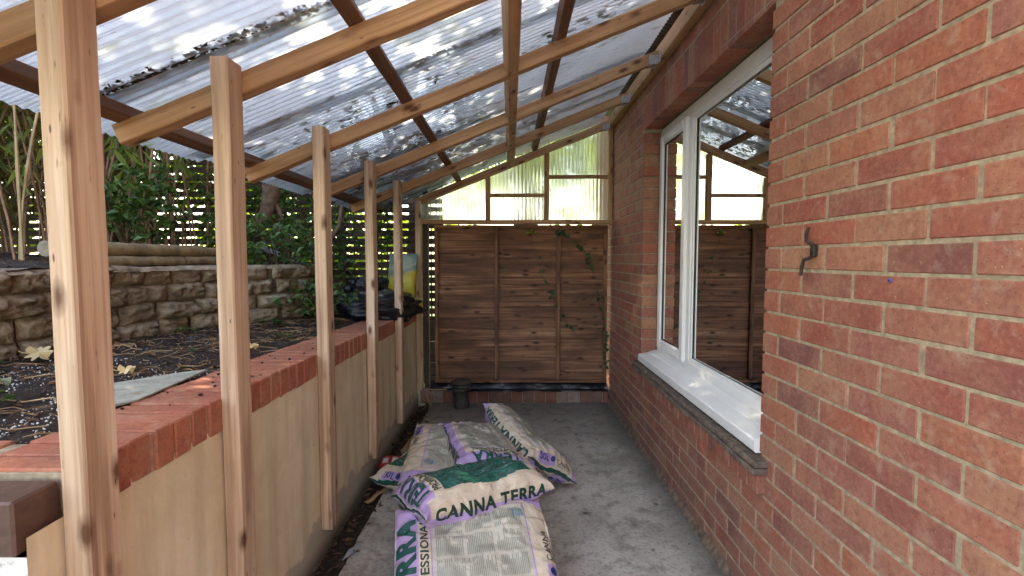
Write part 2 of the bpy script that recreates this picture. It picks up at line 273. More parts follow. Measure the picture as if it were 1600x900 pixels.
# ------------------------------------------------------------------ mesh builder
class MB:
    def __init__(s): s.v = []; s.f = []; s.g = []
    def _add(s, vs, fs, gs=None):
        b = len(s.v); s.v += [tuple(x) for x in vs]; s.f += [tuple(b+i for i in f) for f in fs]
        s.g += [tuple(x) for x in (gs or vs)]
    def chbox(s, c, d, bev=0.002, rot=None, axis=0, goff=None):
        """chamfered box centred c, full size d; grain along axis"""
        h = [x/2 for x in d]; vs = []; idx = {}
        for sx in (-1, 1):
            for sy in (-1, 1):
                for sz in (-1, 1):
                    sg = (sx, sy, sz)
                    for k in range(3):
                        p = [sg[i]*(h[i]-(0 if i == k else min(bev, h[i]*0.45))) for i in range(3)]
                        idx[(sx, sy, sz, k)] = len(vs); vs.append(Vector(p))
        fs = []
        for k in range(3):
            a, b = [(1, 2), (2, 0), (0, 1)][k]
            for sg in (-1, 1):
                q = []
                for (u, w_) in ((-1, -1), (1, -1), (1, 1), (-1, 1)):
                    t3 = [0, 0, 0]; t3[k] = sg; t3[a] = u; t3[b] = w_; q.append(idx[(*t3, k)])
                fs.append(q if sg > 0 else q[::-1])
        for k in range(3):                    # edges parallel to k, between faces a and b
            a, b = [(1, 2), (2, 0), (0, 1)][k]
            for sa in (-1, 1):
                for sb in (-1, 1):
                    def g(sk, f):
                        t3 = [0, 0, 0]; t3[k] = sk; t3[a] = sa; t3[b] = sb; return idx[(*t3, f)]
                    q = [g(-1, a), g(1, a), g(1, b), g(-1, b)]
                    fs.append(q if sa*sb < 0 else q[::-1])
        for sx in (-1, 1):
            for sy in (-1, 1):
                for sz in (-1, 1):
                    q = [idx[(sx, sy, sz, k)] for k in range(3)]; fs.append(q if sx*sy*sz > 0 else q[::-1])
        go = goff if goff is not None else (R.uniform(0, 9), R.uniform(0, 3), R.uniform(0, 3))
        gs = []
        for p in vs:
            al = p[axis]; o = [p[i] for i in range(3) if i != axis]; gs.append((al+go[0], o[0]+go[1], o[1]+go[2]))
        if rot is not None: vs = [rot @ p for p in vs]
        c = Vector(c); s._add([p+c for p in vs], fs, gs)
    def beam(s, p0, p1, w_, d, up=(0, 0, 1), bev=0.003, seg=8, wob=0.0015):
        """sawn timber from p0 to p1; w_ across, d along 'up'"""
        p0 = Vector(p0); p1 = Vector(p1); a = (p1-p0); Ln = a.length; a.normalize(); up = Vector(up); x = a.cross(up).normalized(); u = x.cross(a).normalized()
        go = (R.uniform(0, 9), R.uniform(0, 3), R.uniform(0, 3)); prof = []
        hw, hd = w_/2, d/2
        for (sx, sy) in ((-1, -1), (1, -1), (1, 1), (-1, 1)):
            if sx*sy > 0: prof += [(sx*hw, sy*(hd-bev)), (sx*(hw-bev), sy*hd)] 
            else: prof += [(sx*(hw-bev), sy*hd), (sx*hw, sy*(hd-bev))]
        vs = []; gs = []; fs = []; n = len(prof)
        for i in range(seg+1):
            q = p0+a*(Ln*i/seg); ox = R.uniform(-wob, wob); oy = R.uniform(-wob, wob)
            for (px, py) in prof:
                vs.append(q+x*(px+ox)+u*(py+oy)); gs.append((Ln*i/seg+go[0], px+go[1], py+go[2]))
        for i in range(seg):
            for j in range(n):
                k = (j+1) % n; fs.append((i*n+j, i*n+k, (i+1)*n+k, (i+1)*n+j))
        fs.append(tuple(range(n))[::-1]); fs.append(tuple(seg*n+j for j in range(n)))
        s._add(vs, fs, gs)
    def tube(s, pts, r, n=8, cap=True):
        pts = [Vector(p) for p in pts]; rs = r if isinstance(r, (list, tuple)) else [r]*len(pts); vs = []; fs = []; prev = None
        for i, p in enumerate(pts):
            d = (pts[min(i+1, len(pts)-1)]-pts[max(i-1, 0)]).normalized()
            ref = prev or (Vector((0, 0, 1)) if abs(d.z) < 0.9 else Vector((1, 0, 0)))
            x = d.cross(ref).normalized() if d.cross(ref).length > 1e-4 else d.orthogonal().normalized(); y = x.cross(d).normalized(); prev = y
            for k in range(n):
                an = 2*math.pi*k/n; vs.append(p+(x*math.cos(an)+y*math.sin(an))*rs[i])
        for i in range(len(pts)-1):
            for k in range(n):
                l = (k+1) % n; fs.append((i*n+k, (i+1)*n+k, (i+1)*n+l, i*n+l))
        if cap: fs.append(tuple(range(n))); fs.append(tuple((len(pts)-1)*n+k for k in range(n))[::-1])
        s._add(vs, fs)
    def leaf(s, p, d, nrm, ln, wd, fold=0.15):
        """pointed leaf of 6 verts"""
        p = Vector(p); d = Vector(d).normalized(); x = d.cross(Vector(nrm)); x = x.normalized() if x.length > 1e-4 else d.orthogonal().normalized(); u = x.cross(d)
        vs = [p, p+d*ln*0.4+x*wd*0.5+u*wd*fold, p+d*ln*0.75+x*wd*0.3-u*ln*0.05, p+d*ln-u*ln*0.15, p+d*ln*0.75-x*wd*0.3-u*ln*0.05, p+d*ln*0.4-x*wd*0.5+u*wd*fold]
        s._add(vs, [(0, 1, 2, 3), (0, 3, 4, 5)])
    def lathe(s, c, prof, n=28):
        vs = []; fs = []
        for (r, z) in prof:
            for k in range(n): vs.append(Vector((c[0]+r*math.cos(2*math.pi*k/n), c[1]+r*math.sin(2*math.pi*k/n), c[2]+z)))
        for i in range(len(prof)-1):
            for k in range(n):
                l = (k+1) % n; fs.append((i*n+k, i*n+l, (i+1)*n+l, (i+1)*n+k))
        s._add(vs, fs)
    def grid(s, fn, nu, nv):
        b = []; 
        for i in range(nu+1):
            for j in range(nv+1): b.append(fn(i/nu, j/nv))
        fs = [(i*(nv+1)+j, (i+1)*(nv+1)+j, (i+1)*(nv+1)+j+1, i*(nv+1)+j+1) for i in range(nu) for j in range(nv)]
        s._add(b, fs)
    def build(s, name, mat, parent=None, smooth=False, origin=None):
        me = bpy.data.meshes.new(name); o = bpy.data.objects.new(name, me); COL.objects.link(o)
        vs = s.v
        if parent is not None:
            pl = Vector(parent.location) if parent.parent is None else Vector((0, 0, 0))
            if parent.parent is not None:
                q = parent; pl = Vector((0, 0, 0))
                while q is not None: pl += Vector(q.location); q = q.parent
            o.parent = parent; vs = [tuple(Vector(p)-pl) for p in vs]
        elif origin is not None:
            vs = [tuple(Vector(p)-Vector(origin)) for p in vs]; o.location = origin
        me.from_pydata(vs, [], s.f); me.validate()
        at = me.attributes.new('gc', 'FLOAT_VECTOR', 'POINT')
        if len(me.vertices) == len(s.g): at.data.foreach_set('vector', [x for g in s.g for x in g])
        me.materials.append(M[mat] if isinstance(mat, str) else mat)
        if smooth: me.polygons.foreach_set('use_smooth', [True]*len(me.polygons))
        me.update(); return o
def tag(o, label=None, cat=None, group=None, kind=None):
    if label: o['label'] = label
    if cat: o['category'] = cat
    if group: o['group'] = group
    if kind: o['kind'] = kind
    return o
def empty(name, loc, label, cat, group=None):
    o = bpy.data.objects.new(name, None); COL.objects.link(o); o.location = loc; o.empty_display_size = 0.1; tag(o, label, cat, group); return o
def fb(x, y, z, sc=1.0, oc=4): return noise.fractal(Vector((x*sc, y*sc, z*sc)), 1.0, 2.0, oc)

XW = 0.87; XG = 0.975; CH = 0.0712; BP = 0.216; Z0 = 1.226
J0, J1 = 1.640, 3.162
# ------------------------------------------------------------------ setting
def gr(u, v): x = -40+80*u; y = -30+90*v; return (x, y, -0.06)
b = MB(); b.grid(gr, 20, 20); tag(b.build('ground', 'grass'), kind='structure')
b = MB()
b.grid(lambda u, v: (-0.685+1.60*u+ (0.012*fb(3, v*40, 0, 1) if u == 0 else 0), -3.5+7.66*v, 0.004*fb(u*2, v*8, 0, 1.5)), 30, 120)
# concrete edge face toward the channel
b.grid(lambda u, v: (-0.685+0.012*fb(3, v*40, 0, 1)-0.001, -3.5+7.66*v, -0.06+0.06*u), 1, 120)
tag(b.build('concrete_floor', 'concrete', smooth=True), kind='structure')
b = MB(); b.grid(lambda u, v: (-0.80+0.13*u, 0.2+4.0*v, -0.028+0.012*fb(u*0.12, v*4, 0, 22)), 12, 300); tag(b.build('drain_channel_dirt', 'dirt', smooth=True), kind='structure')
def soilz(x, y): return 0.862+0.05*max(0, min(1, (-1.02-x)/0.6))+0.10*max(0, min(1, (y-2.9)/1.4))+0.016*fb(x, y, 0, 6, 5)-0.022*max(0, y-1.5)
b = MB(); b.grid(lambda u, v: ((lambda x, y: (x, y, soilz(x, y)))(-2.2+1.19*u, 0.95+3.6*v)), 90, 240); tag(b.build('soil_bed', 'soil', smooth=True), kind='structure')
def bankz(x, y): return 1.225+0.06*max(0, min(1, (-1.8-x)/1.0))+0.02*fb(x, y, 0, 4)
b = MB(); b.grid(lambda u, v: ((lambda x, y: (x, y, bankz(x, y)))(-5.5+3.75*u, 0.4+4.0*v)), 80, 90)
tag(b.build('upper_bank', 'soil', smooth=True), kind='structure')

# ------------------------------------------------------------------ brick house wall
house = empty('brick_house', (XW, 2.4, 0), 'red brick house wall with a white framed window in it', 'house')
YA, YB = -1.4, 4.9; ZT = 3.0
b = MB()
def brick(y0, y1, z0, z1, x0=XW, dep=0.10, bev=0.0025):
    if y1-y0 < 0.02: return
    g = 0.0088/2
    jx = R.gauss(0, 0.0004); ry = R.gauss(0, 0.003)
    b.chbox((x0+dep/2+jx, (y0+y1)/2, (z0+z1)/2+R.gauss(0, 0.0005)), (dep, y1-y0-2*g+R.gauss(0, 0.0012), z1-z0-2*g+R.gauss(0, 0.0008)), bev, Matrix.Rotation(ry, 3, 'X') @ Matrix.Rotation(R.gauss(0, 0.002), 3, 'Z'), axis=1)
k0 = -18
SILLZ = 0.53; HEAD = Z0+CH*12+0.014; HTOP = Z0+CH*15
for k in range(k0, 25):
    z0 = Z0+CH*k; z1 = z0+CH; off = 1.331 if k % 2 == 0 else 1.436
    n0 = int((YA-off)/BP)-1
    for n in range(n0, 40):
        a = off+BP*n+R.gauss(0, 0.0015); c = a+BP
        if c < YA or a > YB: continue
        cuts = [(a, c)]
        holes = []
        if z1 > SILLZ and z0 < HEAD-0.02: holes.append((J0, J1))
        if z0 > HEAD-0.02 and z1 < HTOP+0.01: holes.append((J0-0.09, J1+0.055))
        for (h0, h1) in holes:
            nc = []
            for (p, q) in cuts:
                if q <= h0+0.002 or p >= h1-0.002: nc.append((p, q))
                else:
                    if p < h0-0.02: nc.append((p, h0+0.0048))
                    if q > h1+0.02: nc.append((h1-0.0048, q))
            cuts = nc
        for (p, q) in cuts: brick(p, q, z0, z1)
b.build('brickwork', 'brick', house)
# soldier course
b = MB(); y = J0-0.09
while y < J1+0.05: brick(y, y+CH, HEAD, HTOP); y += CH
b.build('soldier_course', 'brick', house)
# mortar backing: slabs round the opening, 4 mm behind the brick faces
b = MB(); xm = XW+0.0028
def slab(y0, y1, z0, z1): b.chbox((xm+0.14/2, (y0+y1)/2, (z0+z1)/2), (0.14, y1-y0, z1-z0), 0.0005)
slab(YA, J0-0.012, -0.1, ZT); slab(J1+0.013, YB, -0.1, ZT); slab(J0-0.0125, J1+0.0135, -0.1, SILLZ-0.02); slab(J0-0.0125, J1+0.0135, HEAD+0.009, ZT)
b.build('mortar', 'mortar', house)
# steel-less lintel soffit shadow board and inner leaf
b = MB()
b.chbox((XW+0.26, (YA+J0)/2, ZT/2), (0.22, J0-YA, ZT), 0.002); b.chbox((XW+0.26, (YB+J1)/2, ZT/2), (0.22, YB-J1, ZT), 0.002)
b.chbox((XW+0.26, (J0+J1)/2, 0.3), (0.22, J1-J0, 0.6), 0.002); b.chbox((XW+0.26, (J0+J1)/2, (HEAD+ZT)/2), (0.22, J1-J0, ZT-HEAD), 0.002)
# room box
for c_, d_ in (((2.9, 2.4, -0.03), (4, 5, 0.06)), ((2.9, 2.4, 2.6), (4, 5, 0.06)), ((4.9, 2.4, 1.3), (0.06, 5, 2.6)), ((2.9, -0.1, 1.3), (4, 0.06, 2.6)), ((2.9, 4.9, 1.3), (4, 0.06, 2.6))): b.chbox(c_, d_, 0.002)
b.build('inner_room', 'interior', house)
# upper storey and house roof keep the sky off the right, as the house does
b = MB(); b.chbox((XW+0.30, 1.8, 4.1), (0.5, 8.0, 2.2), 0.005); b.chbox((3.2, 1.8, 5.3), (6.0, 8.4, 0.2), 0.01); b.build('upper_wall', 'brick', house)
# brick-on-edge under the sill
b = MB(); y = J0-0.05
while y < J1+0.02: brick(y, y+CH*0.98, 0.452, SILLZ-0.002, XW-0.028+R.gauss(0, 0.002), 0.13, 0.004); y += CH*0.98
sb = b.build('sill_brickwork', 'brick', house)
b = MB()
for layer, (zc, xo) in enumerate(((0.5415, 0.0), (0.566, 0.006))):
    y = J0-0.062
    while y < J1+0.03:
        l = 0.165 if layer else 0.15
        b.chbox((XW-0.052+xo+0.085+R.gauss(0, 0.003), y+l/2, zc+R.gauss(0, 0.0008)), (0.17, l-0.003, 0.0215), 0.004, Matrix.Rotation(R.gauss(0, 0.012), 3, 'Z')); y += l
b.build('tile_sill', 'sillstone', house)
# mortar lumps along the wall foot
b = MB()
b.grid(lambda u, v: (XW+0.004-0.022*math.sin(u*1.5)*(1+0.5*fb(0, v*50, 0, 1)), 0.0+4.15*v, 0.045*(1-u)**1.5*(1+0.5*fb(1, v*30, 0, 1))+0.002), 6, 200)
b.build('foot_fillet', 'footdirt', house, True)

# window
ZB, ZH = 0.652, HEAD-0.004
b = MB(); FX = XG+0.035
def fr_(y0, y1, z0, z1, x0, x1, bev=0.005): b.chbox(((x0+x1)/2, (y0+y1)/2, (z0+z1)/2), (x1-x0, y1-y0, z1-z0), bev)
a0, a1 = J0+0.004, J1-0.004; MU0, MU1 = 2.605, 2.665
fr_(a0, a1, ZH-0.070, ZH, XG, XG+0.07); fr_(a0, a1, ZB, ZB+0.05, XG, XG+0.07)
fr_(a0, a0+0.055, ZB+0.05, ZH-0.070, XG+.0005, XG+0.07); fr_(a1-0.05, a1, ZB+0.05, ZH-0.070, XG+.0005, XG+0.07); fr_(MU0, MU1, ZB+0.05, ZH-0.070, XG+.0005, XG+0.07)
win = b.build('window', 'upvc', house)
# opening sash (left in view, far)
b = MB(); s0, s1 = MU1-0.006, a1-0.03; q0, q1 = ZB+0.03, ZH-0.05
xs0, xs1 = XG-0.016, XG+0.045
fr_(s0, s0+0.062, q0, q1, xs0, xs1, .009); fr_(s1-0.062, s1, q0, q1, xs0, xs1, .009); fr_(s0+0.06, s1-0.06, q0, q0+0.062, xs0+.001, xs1, .009); fr_(s0+0.06, s1-0.06, q1-0.062, q1, xs0+.001, xs1, .009)
b.build('sash', 'upvc', win)
b = MB(); g0, g1, h0, h1 = s0+0.06, s1-0.06, q0+0.06, q1-0.06
def ring(y0, y1, z0, z1, w_, x0, x1):
    fr_(y0, y0+w_, z0, z1, x0, x1, .001); fr_(y1-w_, y1, z0, z1, x0, x1, .001); fr_(y0+w_, y1-w_, z0, z0+w_, x0, x1, .001); fr_(y0+w_, y1-w_, z1-w_, z1, x0, x1, .001)
ring(g0, g1, h0, h1, 0.007, xs0+0.012, xs0+0.02)
B0, B1, C0, C1 = a0+0.055, MU0, ZB+0.05, ZH-0.070
ring(B0, B1, C0, C1, 0.009, XG+0.014, XG+0.024)
b.build('gasket', 'gasket', win)
b = MB(); ring(B0, B1, C0, C1, 0.02, XG+0.006, XG+0.014); b.build('glazing_bead', 'upvc', win)
for (y0, y1, z0, z1, x) in ((g0, g1, h0, h1, xs0+0.018), (B0, B1, C0, C1, XG+0.02)):
    b = MB(); b._add([(x, y0+.004, z0+.004), (x, y1-.004, z0+.004), (x, y1-.004, z1-.004), (x, y0+.004, z1-.004)], [(0, 1, 2, 3)])
    b._add([(x+.02, y0+.004, z0+.004), (x+.02, y1-.004, z0+.004), (x+.02, y1-.004, z1-.004), (x+.02, y0+.004, z1-.004)], [(0, 1, 2, 3)])
    b.build('glass_pane', 'glass', win)
# uPVC cill: extruded profile along Y
prof = [(XG-0.002, 0.660), (XG-0.05, 0.648), (XG-0.052, 0.644), (XW-0.012, 0.632), (XW-0.018, 0.626), (XW-0.018, 0.590), (XW-0.012, 0.584), (XG+0.03, 0.584), (XG+0.03, 0.65), (XG-0.002, 0.652)]
b = MB(); n = len(prof); vs = [(x, yy, z) for yy in (J0+0.001, J1+0.008) for (x, z) in prof]
b._add(vs, [(i, (i+1) % n, n+(i+1) % n, n+i) for i in range(n)]+[tuple(range(n))[::-1], tuple(range(n, 2*n))]); b.build('window_cill', 'upvc', win)

# small things on the wall
b = MB(); P = lambda y, z, o: (XW-o, y, z)
b.tube([P(1.378, 1.351, .018), P(1.381, 1.332, .022), P(1.383, 1.313, .02), P(1.374, 1.302, .010), P(1.369, 1.296, .008)], [.0045, .0052, .0052, .005, .005], 8)
b.tube([P(1.369, 1.272, .008), P(1.378, 1.264, .012), P(1.392, 1.258, .02), P(1.397, 1.238, .022), P(1.401, 1.212, .022)], [.005, .005, .0052, .0052, .0045], 8)
b.chbox((XW-0.007, 1.368, 1.284), (0.014, 0.019, 0.034), 0.003)
tag(b.build('wall_hook', 'iron', origin=(XW, 1.37, 1.28), smooth=False), 'bent dark iron hook fixed to the red brick wall right of the window', 'hook')
b = MB(); 
def disc(c, r, d, n=16):
    b.tube([(c[0]+d, c[1], c[2]), (c[0], c[1], c[2])], [r, r*0.9], n)
disc((XW-0.003, 1.097, 1.211), 0.0055, 0.006); pl = b.build('wall_plug', 'blue_plug', origin=(XW, 1.097, 1.211)); tag(pl, 'small round blue plastic plug set in a brick', 'wall plug')
b = MB(); disc((XW-0.0045, 1.097, 1.211), 0.0026, 0.002); b.build('screw', 'iron', pl)
b = MB(); b.tube([(XW-0.012, 2.0, 2.115), (XW-0.02, 1.72, 2.10), (XW-0.012, 1.52, 2.10), (XW-0.006, 1.44, 2.115), (XW-0.006, 1.38, 2.15), (XW-0.01, 1.37, 2.12), (XW-0.008, 1.42, 2.06)], 0.0018, 6)
tag(b.build('loose_wire', 'wire', origin=(XW, 1.6, 2.1)), 'thin pale loose wire hanging across the brick above the window corner', 'wire')

# ------------------------------------------------------------------ lean-to canopy
RT = lambda x: 1.751+0.401*(x+0.835)          # rafter top line
SL = math.atan(0.401)
lean = empty('lean_to_canopy', (-0.77, 0.86, 0.0), 'timber lean-to canopy with pale corrugated plastic roof against the brick house', 'canopy')
posts = [(0.835, -0.1), (1.307, -0.02), (1.975, 0.117), (2.655, 0.136), (3.315, 0.11), (4.055, 0.14)]
PW, PD = 0.047, 0.074
rafY = []
for i, (y1, zb) in enumerate(posts):
    b = MB(); xp = -0.80+PW/2+0.001
    top = 1.795 if i else 1.9
    if i == 5: top = 1.745
    b.beam((xp, y1+PD/2, zb), (xp+0.004*(i % 2), y1+PD/2, top), PW, PD, (0, 1, 0), 0.004, 12, 0.001)
    b.build('post', 'timber', lean)
    yr = y1+PD+0.024; rafY.append(yr)
rafY[-1] = 4.10
for i, yr in enumerate([0.24]+rafY):
    b = MB(); x0 = -1.12 if i < 6 else -0.80; x1 = XW-0.045
    hd = 0.058/2
    n = Vector((-math.sin(SL), 0, math.cos(SL)))
    p0 = Vector((x0, yr, RT(x0)))-n*hd; p1 = Vector((x1, yr, RT(x1)))-n*hd
    b.beam(p0, p1, 0.045, 0.058, (0, 0, 1), 0.003, 14, 0.0015)
    b.build('rafter', 'rafter', lean)
# purlins on top of the rafters
for x in (-1.085, -0.43, 0.215, ):
    b = MB(); n = Vector((-math.sin(SL), 0, math.cos(SL))); q = Vector((x, 0, RT(x)))+n*0.021
    b.beam((q.x, 0.12, q.z), (q.x, 4.12, q.z), 0.046, 0.040, n, 0.003, 18, 0.0015); b.build('purlin', 'purlin', lean)
ys = [0.24]+rafY
for i in range(len(ys)-1):                       # noggings in line between rafters
    b = MB(); n = Vector((-math.sin(SL), 0, math.cos(SL))); x = -0.005+R.uniform(-.003, .003); q = Vector((x, 0, RT(x)))-n*0.031
    b.beam((q.x, ys[i]+0.0235, q.z), (q.x, ys[i+1]-0.0235, q.z), 0.046, 0.062, n, 0.003, 4, 0.001); b.build('nogging', 'rafter', lean)
# ledger with joist hangers
b = MB(); b.beam((XW-0.024, -1.2, 2.402), (XW-0.024, 4.13, 2.402), 0.045, 0.085, (0, 0, 1), 0.003, 20, 0.001); led = b.build('ledger', 'rafter', lean)
for yr in ys:
    b = MB(); zt = RT(XW-0.07)
    b.chbox((XW-0.075, yr, zt-0.0665), (0.055, 0.052, 0.003), 0.0005, Matrix.Rotation(-SL, 3, 'Y'))
    for s_ in (-1, 1):
        b.chbox((XW-0.075, yr+s_*0.0255, zt-0.045), (0.05, 0.002, 0.05), 0.0005); b.chbox((XW-0.0475, yr+s_*0.042, zt-0.035), (0.002, 0.032, 0.06), 0.0005)
    b.build('joist_hanger', 'galv', led)
b = MB(); b.beam((XW-0.03, -1.2, 2.505), (XW-0.03, 4.25, 2.505), 0.10, 0.014, (0.3, 0, 1), 0.002, 20, 0.003); b.build('flashing', 'blackplastic', lean)
# roofing sheets
n_ = Vector((-math.sin(SL), 0, math.cos(SL)))
edges = [0.20, 0.83, 1.385, 1.92, 2.33, 2.88, 3.42, 3.90, 4.30]
def roofp(x, y, h=0.0): q = Vector((x, y, RT(x)))+n_*(0.0425+h); return q
for i in range(len(edges)-1):
    b = MB(); y0, y1 = edges[i]-0.05, edges[i+1]+0.02; lift = 0.0035*(i % 2)+0.004
    xe = -1.215+R.uniform(-0.02, 0.02); ny = int((y1-y0)/0.004)
    def f(u, v):
        x = xe+(XW-0.06-xe)*u; y = y0+(y1-y0)*v
        sag = 0.006*fb(x, y, i, 1.5, 2)
        return roofp(x, y, 0.0036*math.cos(2*math.pi*y/0.032)+0.0045+lift+sag)
    b.grid(f, 24, ny); b.build('roofing_sheet', 'sheet', lean, True)
# gable frame at the back: plane y ~4.08
b = MB(); b.beam((-0.752, 4.11, 1.575), (XW-0.002, 4.11, 1.572), 0.07, 0.034, (0, 0, 1)); b.build('gable_rail', 'rafter', lean)
for x in (-0.187, 0.308, 0.845):
    b = MB(); ww = 0.042 if x < 0.8 else 0.035; b.beam((x, 4.115, 1.592), (x, 4.115, RT(x)-0.063), ww, 0.045, (0, 1, 0), seg=4); b.build('gable_stud', 'rafter', lean)
for (xa, xb, z) in ((-0.166, 0.287, 1.80), (0.329, 0.828, 1.955)):
    b = MB(); b.beam((xa, 4.12, z), (xb, 4.12, z), 0.04, 0.028, (0, 0, 1), seg=4); b.build('gable_transom', 'rafter', lean)
b = MB()
def gf(u, v):
    x = -0.775+(XW-0.01+0.775)*u; zb_ = 1.56; zt = RT(x)+0.02
    return (x, 4.152+0.0012*math.cos(2*math.pi*x/0.032), zb_+(zt-zb_)*v)
b.grid(gf, 400, 6); b.build('gable_sheet', 'gable', lean, True)

# ------------------------------------------------------------------ debris on the roof
b = MB()
for k in range(9000):
    y = 1.0+3.2*(R.random()**0.55); x = R.uniform(-1.15, 0.8)
    dens = 0.30+1.3*fb(x*0.6, y, 3, 1.8, 3)+0.38*(y-2.2)-0.35*abs(x+0.35)+(1.6 if (x < -0.35 and y > 2.6) else 0)
    if R.random() > dens*0.55: continue
    an = R.uniform(0, 6.28); sz = R.uniform(0.009, 0.042); p = roofp(x, y, 0.018+R.uniform(0, 0.004))
    if R.random() < 0.5: an = R.choice((0, math.pi))+R.gauss(0, 0.3)
    d = Vector((math.cos(an), math.sin(an), 0.401*math.cos(an))); b.leaf(p, d, n_+Vector((R.gauss(0, .3), R.gauss(0, .3), 0)), sz*R.uniform(1, 2.0), sz*0.7)
tag(b.build('roof_leaf_litter', 'leaf_moss'), 'dark dead leaves and grit lying on the corrugated plastic roof', 'leaf litter', kind='stuff')
b = MB()
for i in range(1, len(edges)-1):
    y = edges[i]-0.045
    for k in range(2600 if i < 5 else 1100):
        x = -1.15+1.95*R.random(); am = 0.55+1.3*fb(x, y*3, 5, 3.0, 3)+(0.3 if x < -0.3 else 0)
        if R.random() > am: continue
        p = roofp(x, y+R.gauss(0, 0.004+0.008*max(0, am)), 0.016+R.uniform(0, 0.006)); an = R.uniform(0, 6.28); sz = R.uniform(0.004, 0.014)
        b.leaf(p, (math.cos(an), math.sin(an)*0.4, 0.4*math.cos(an)), n_+Vector((R.gauss(0, .5), R.gauss(0, .5), 0)), sz*1.5, sz)
tag(b.build('roof_moss', 'leaf_moss'), 'dark moss growing in lines along the overlaps of the roof sheets', 'moss', kind='stuff')

# ------------------------------------------------------------------ planter wall
plw = empty('planter_wall', (-0.9, 0.8, 0), 'low cream rendered planter wall with red brick coping on the left', 'wall')
cz = lambda y: 0.876-0.020*max(0, y-1.5)
b = MB()
def wf(u, v):
    y = 0.775+3.375*v; z = -0.06+(cz(y)-0.078+0.06)*u; return (-0.803+0.0035*fb(0, y, z, 5), y, z)
b.grid(wf, 40, 160)
b._add([(-1.03, 0.775, 0.79), (-1.03, 4.15, 0.75), (-1.03, 4.15, -0.06), (-1.03, 0.775, -0.06)], [(0, 1, 2, 3)])
b.build('rendered_face', 'render', plw, True)
b = MB(); b.grid(lambda u, v: (-0.803-2.4*u, 0.7745+0.002*abs(fb(u*20, v*5, 0, 1)), -0.06+(0.765+0.06)*v), 60, 20); b.build('painted_end', 'whiterender', plw, True)
b = MB(); y = 0.861; PJ = 0.0655
while y < 4.13:
    z = cz(y+PJ/2); b.chbox((-0.905+R.gauss(0, .0015), y+PJ/2, z-0.046+R.gauss(0, .0008)), (0.215, PJ-0.0085, 0.092), 0.0035, Matrix.Rotation(R.gauss(0, .006), 3, 'Z')); y += PJ
for k in range(20):
    b.chbox((-1.05-0.0655*k-0.033, 0.905, 0.83), (0.057, 0.215, 0.088), 0.0035)
b.build('coping', 'coping', plw)
b = MB(); b.chbox((-0.932, 0.807, 0.8155), (0.235, 0.084, 0.094), 0.004, Matrix.Rotation(0.01, 3, 'Z')); b.build('corner_brick', 'brown_brick', plw)
b = MB(); 
y = 0.86
while y < 4.1:
    y2 = min(4.1, y+0.4); z = cz((y+y2)/2); b.chbox((-0.905, (y+y2)/2, z-0.05), (0.203, y2-y, 0.088), 0.001); y = y2
b.chbox((-1.7, 0.905, 0.825), (1.38, 0.20, 0.086), 0.001); b.chbox((-0.93, 0.853, 0.81), (0.2, 0.012, 0.09), 0.001); b.build('coping_mortar', 'mortar', plw)

# ------------------------------------------------------------------ back: kerb, pipe, fence panel
kb = empty('brick_kerb', (0.03, 4.2, 0), 'low worn brick kerb across the back under the wooden fence', 'kerb')
b = MB(); x = -0.79
while x < 0.85:
    l = R.choice((0.10, 0.10, 0.2)); l = min(l, 0.86-x)
    if l > .02: b.chbox((x+l/2, 4.20, 0.062+R.gauss(0, .003)), (l-0.008, 0.1+R.gauss(0, .004), 0.122), 0.006)
    x += l
b.build('kerb_bricks', 'kerbbrick', kb)
b = MB(); b.chbox((0.03, 4.205, 0.055), (1.64, 0.088, 0.11), 0.002); b.build('kerb_mortar', 'mortar', kb)
b = MB()
b.grid(lambda u, v: (-0.70+1.55*u, 4.145+0.055*v*v+0.012*fb(u*6, v*0.6, 2, 1.5), 0.105+0.085*v+0.012*fb(u*5, v, 0, 1.2)), 120, 12)
b.grid(lambda u, v: (-0.70+1.55*u, 4.115+0.03*v+0.010*fb(u*7, v*0.6, 4, 1.5), 0.118+0.012*v+0.010*fb(u*8, v, 1, 1.2)), 120, 4)
tag(b.build('black_plastic_sheet', 'blackplastic', origin=(0, 4.15, 0.12), smooth=True), 'crumpled black plastic sheet tucked under the foot of the fence', 'plastic sheet')

fp = empty('board_fence', (0.1, 4.2, 0.18), 'brown overlapped board fence panel closing the back of the lean-to', 'fence panel')
b = MB(); nb_ = 14; z0, z1 = 0.185, 1.535; bh = (z1-z0)/nb_
for k in range(nb_):
    ph = R.uniform(0, 50); go = R.uniform(0, 20); N = 90; vs = []; gs = []; fs = []
    for i in range(N+1):
        x = -0.655+1.50*i/N; wv = 0.006*fb(x*2.2, ph, 0, 1.3, 3)
        zb_ = z0+bh*k-0.010+wv; zt = z0+bh*(k+1)+0.012
        yb = 4.188; yt = 4.206
        for (yy, zz) in ((yb, zb_), (yt, zt), (yt+0.008, zt), (yb+0.008, zb_)):
            vs.append((x, yy, zz)); gs.append((x+go, zz-z0-bh*k+ph, yy))
    for i in range(N):
        for j in range(4):
            l = (j+1) % 4; fs.append((i*4+j, i*4+l, (i+1)*4+l, (i+1)*4+j))
    b._add(vs, fs, gs)
b.build('boards', 'fence', fp)
for x in (-0.637, -0.118, 0.418, 0.825):
    b = MB(); b.beam((x, 4.172, 0.18), (x, 4.172, 1.53), 0.034, 0.022, (0, 1, 0)); b.build('batten', 'fence', fp)
for z in (0.195, 1.538):
    b = MB(); b.beam((-0.655, 4.170, z), (0.845, 4.170, z), 0.026, 0.03, (0, 0, 1)); b.build('rail', 'fence', fp)
b = MB(); b.beam((-0.735, 4.24, -0.05), (-0.735, 4.24, 1.9), 0.04, 0.06, (0, 1, 0)); tag(b.build('fence_post', 'trellis', origin=(-0.735, 4.24, 0)), 'dark wooden post standing left of the board fence panel', 'post')

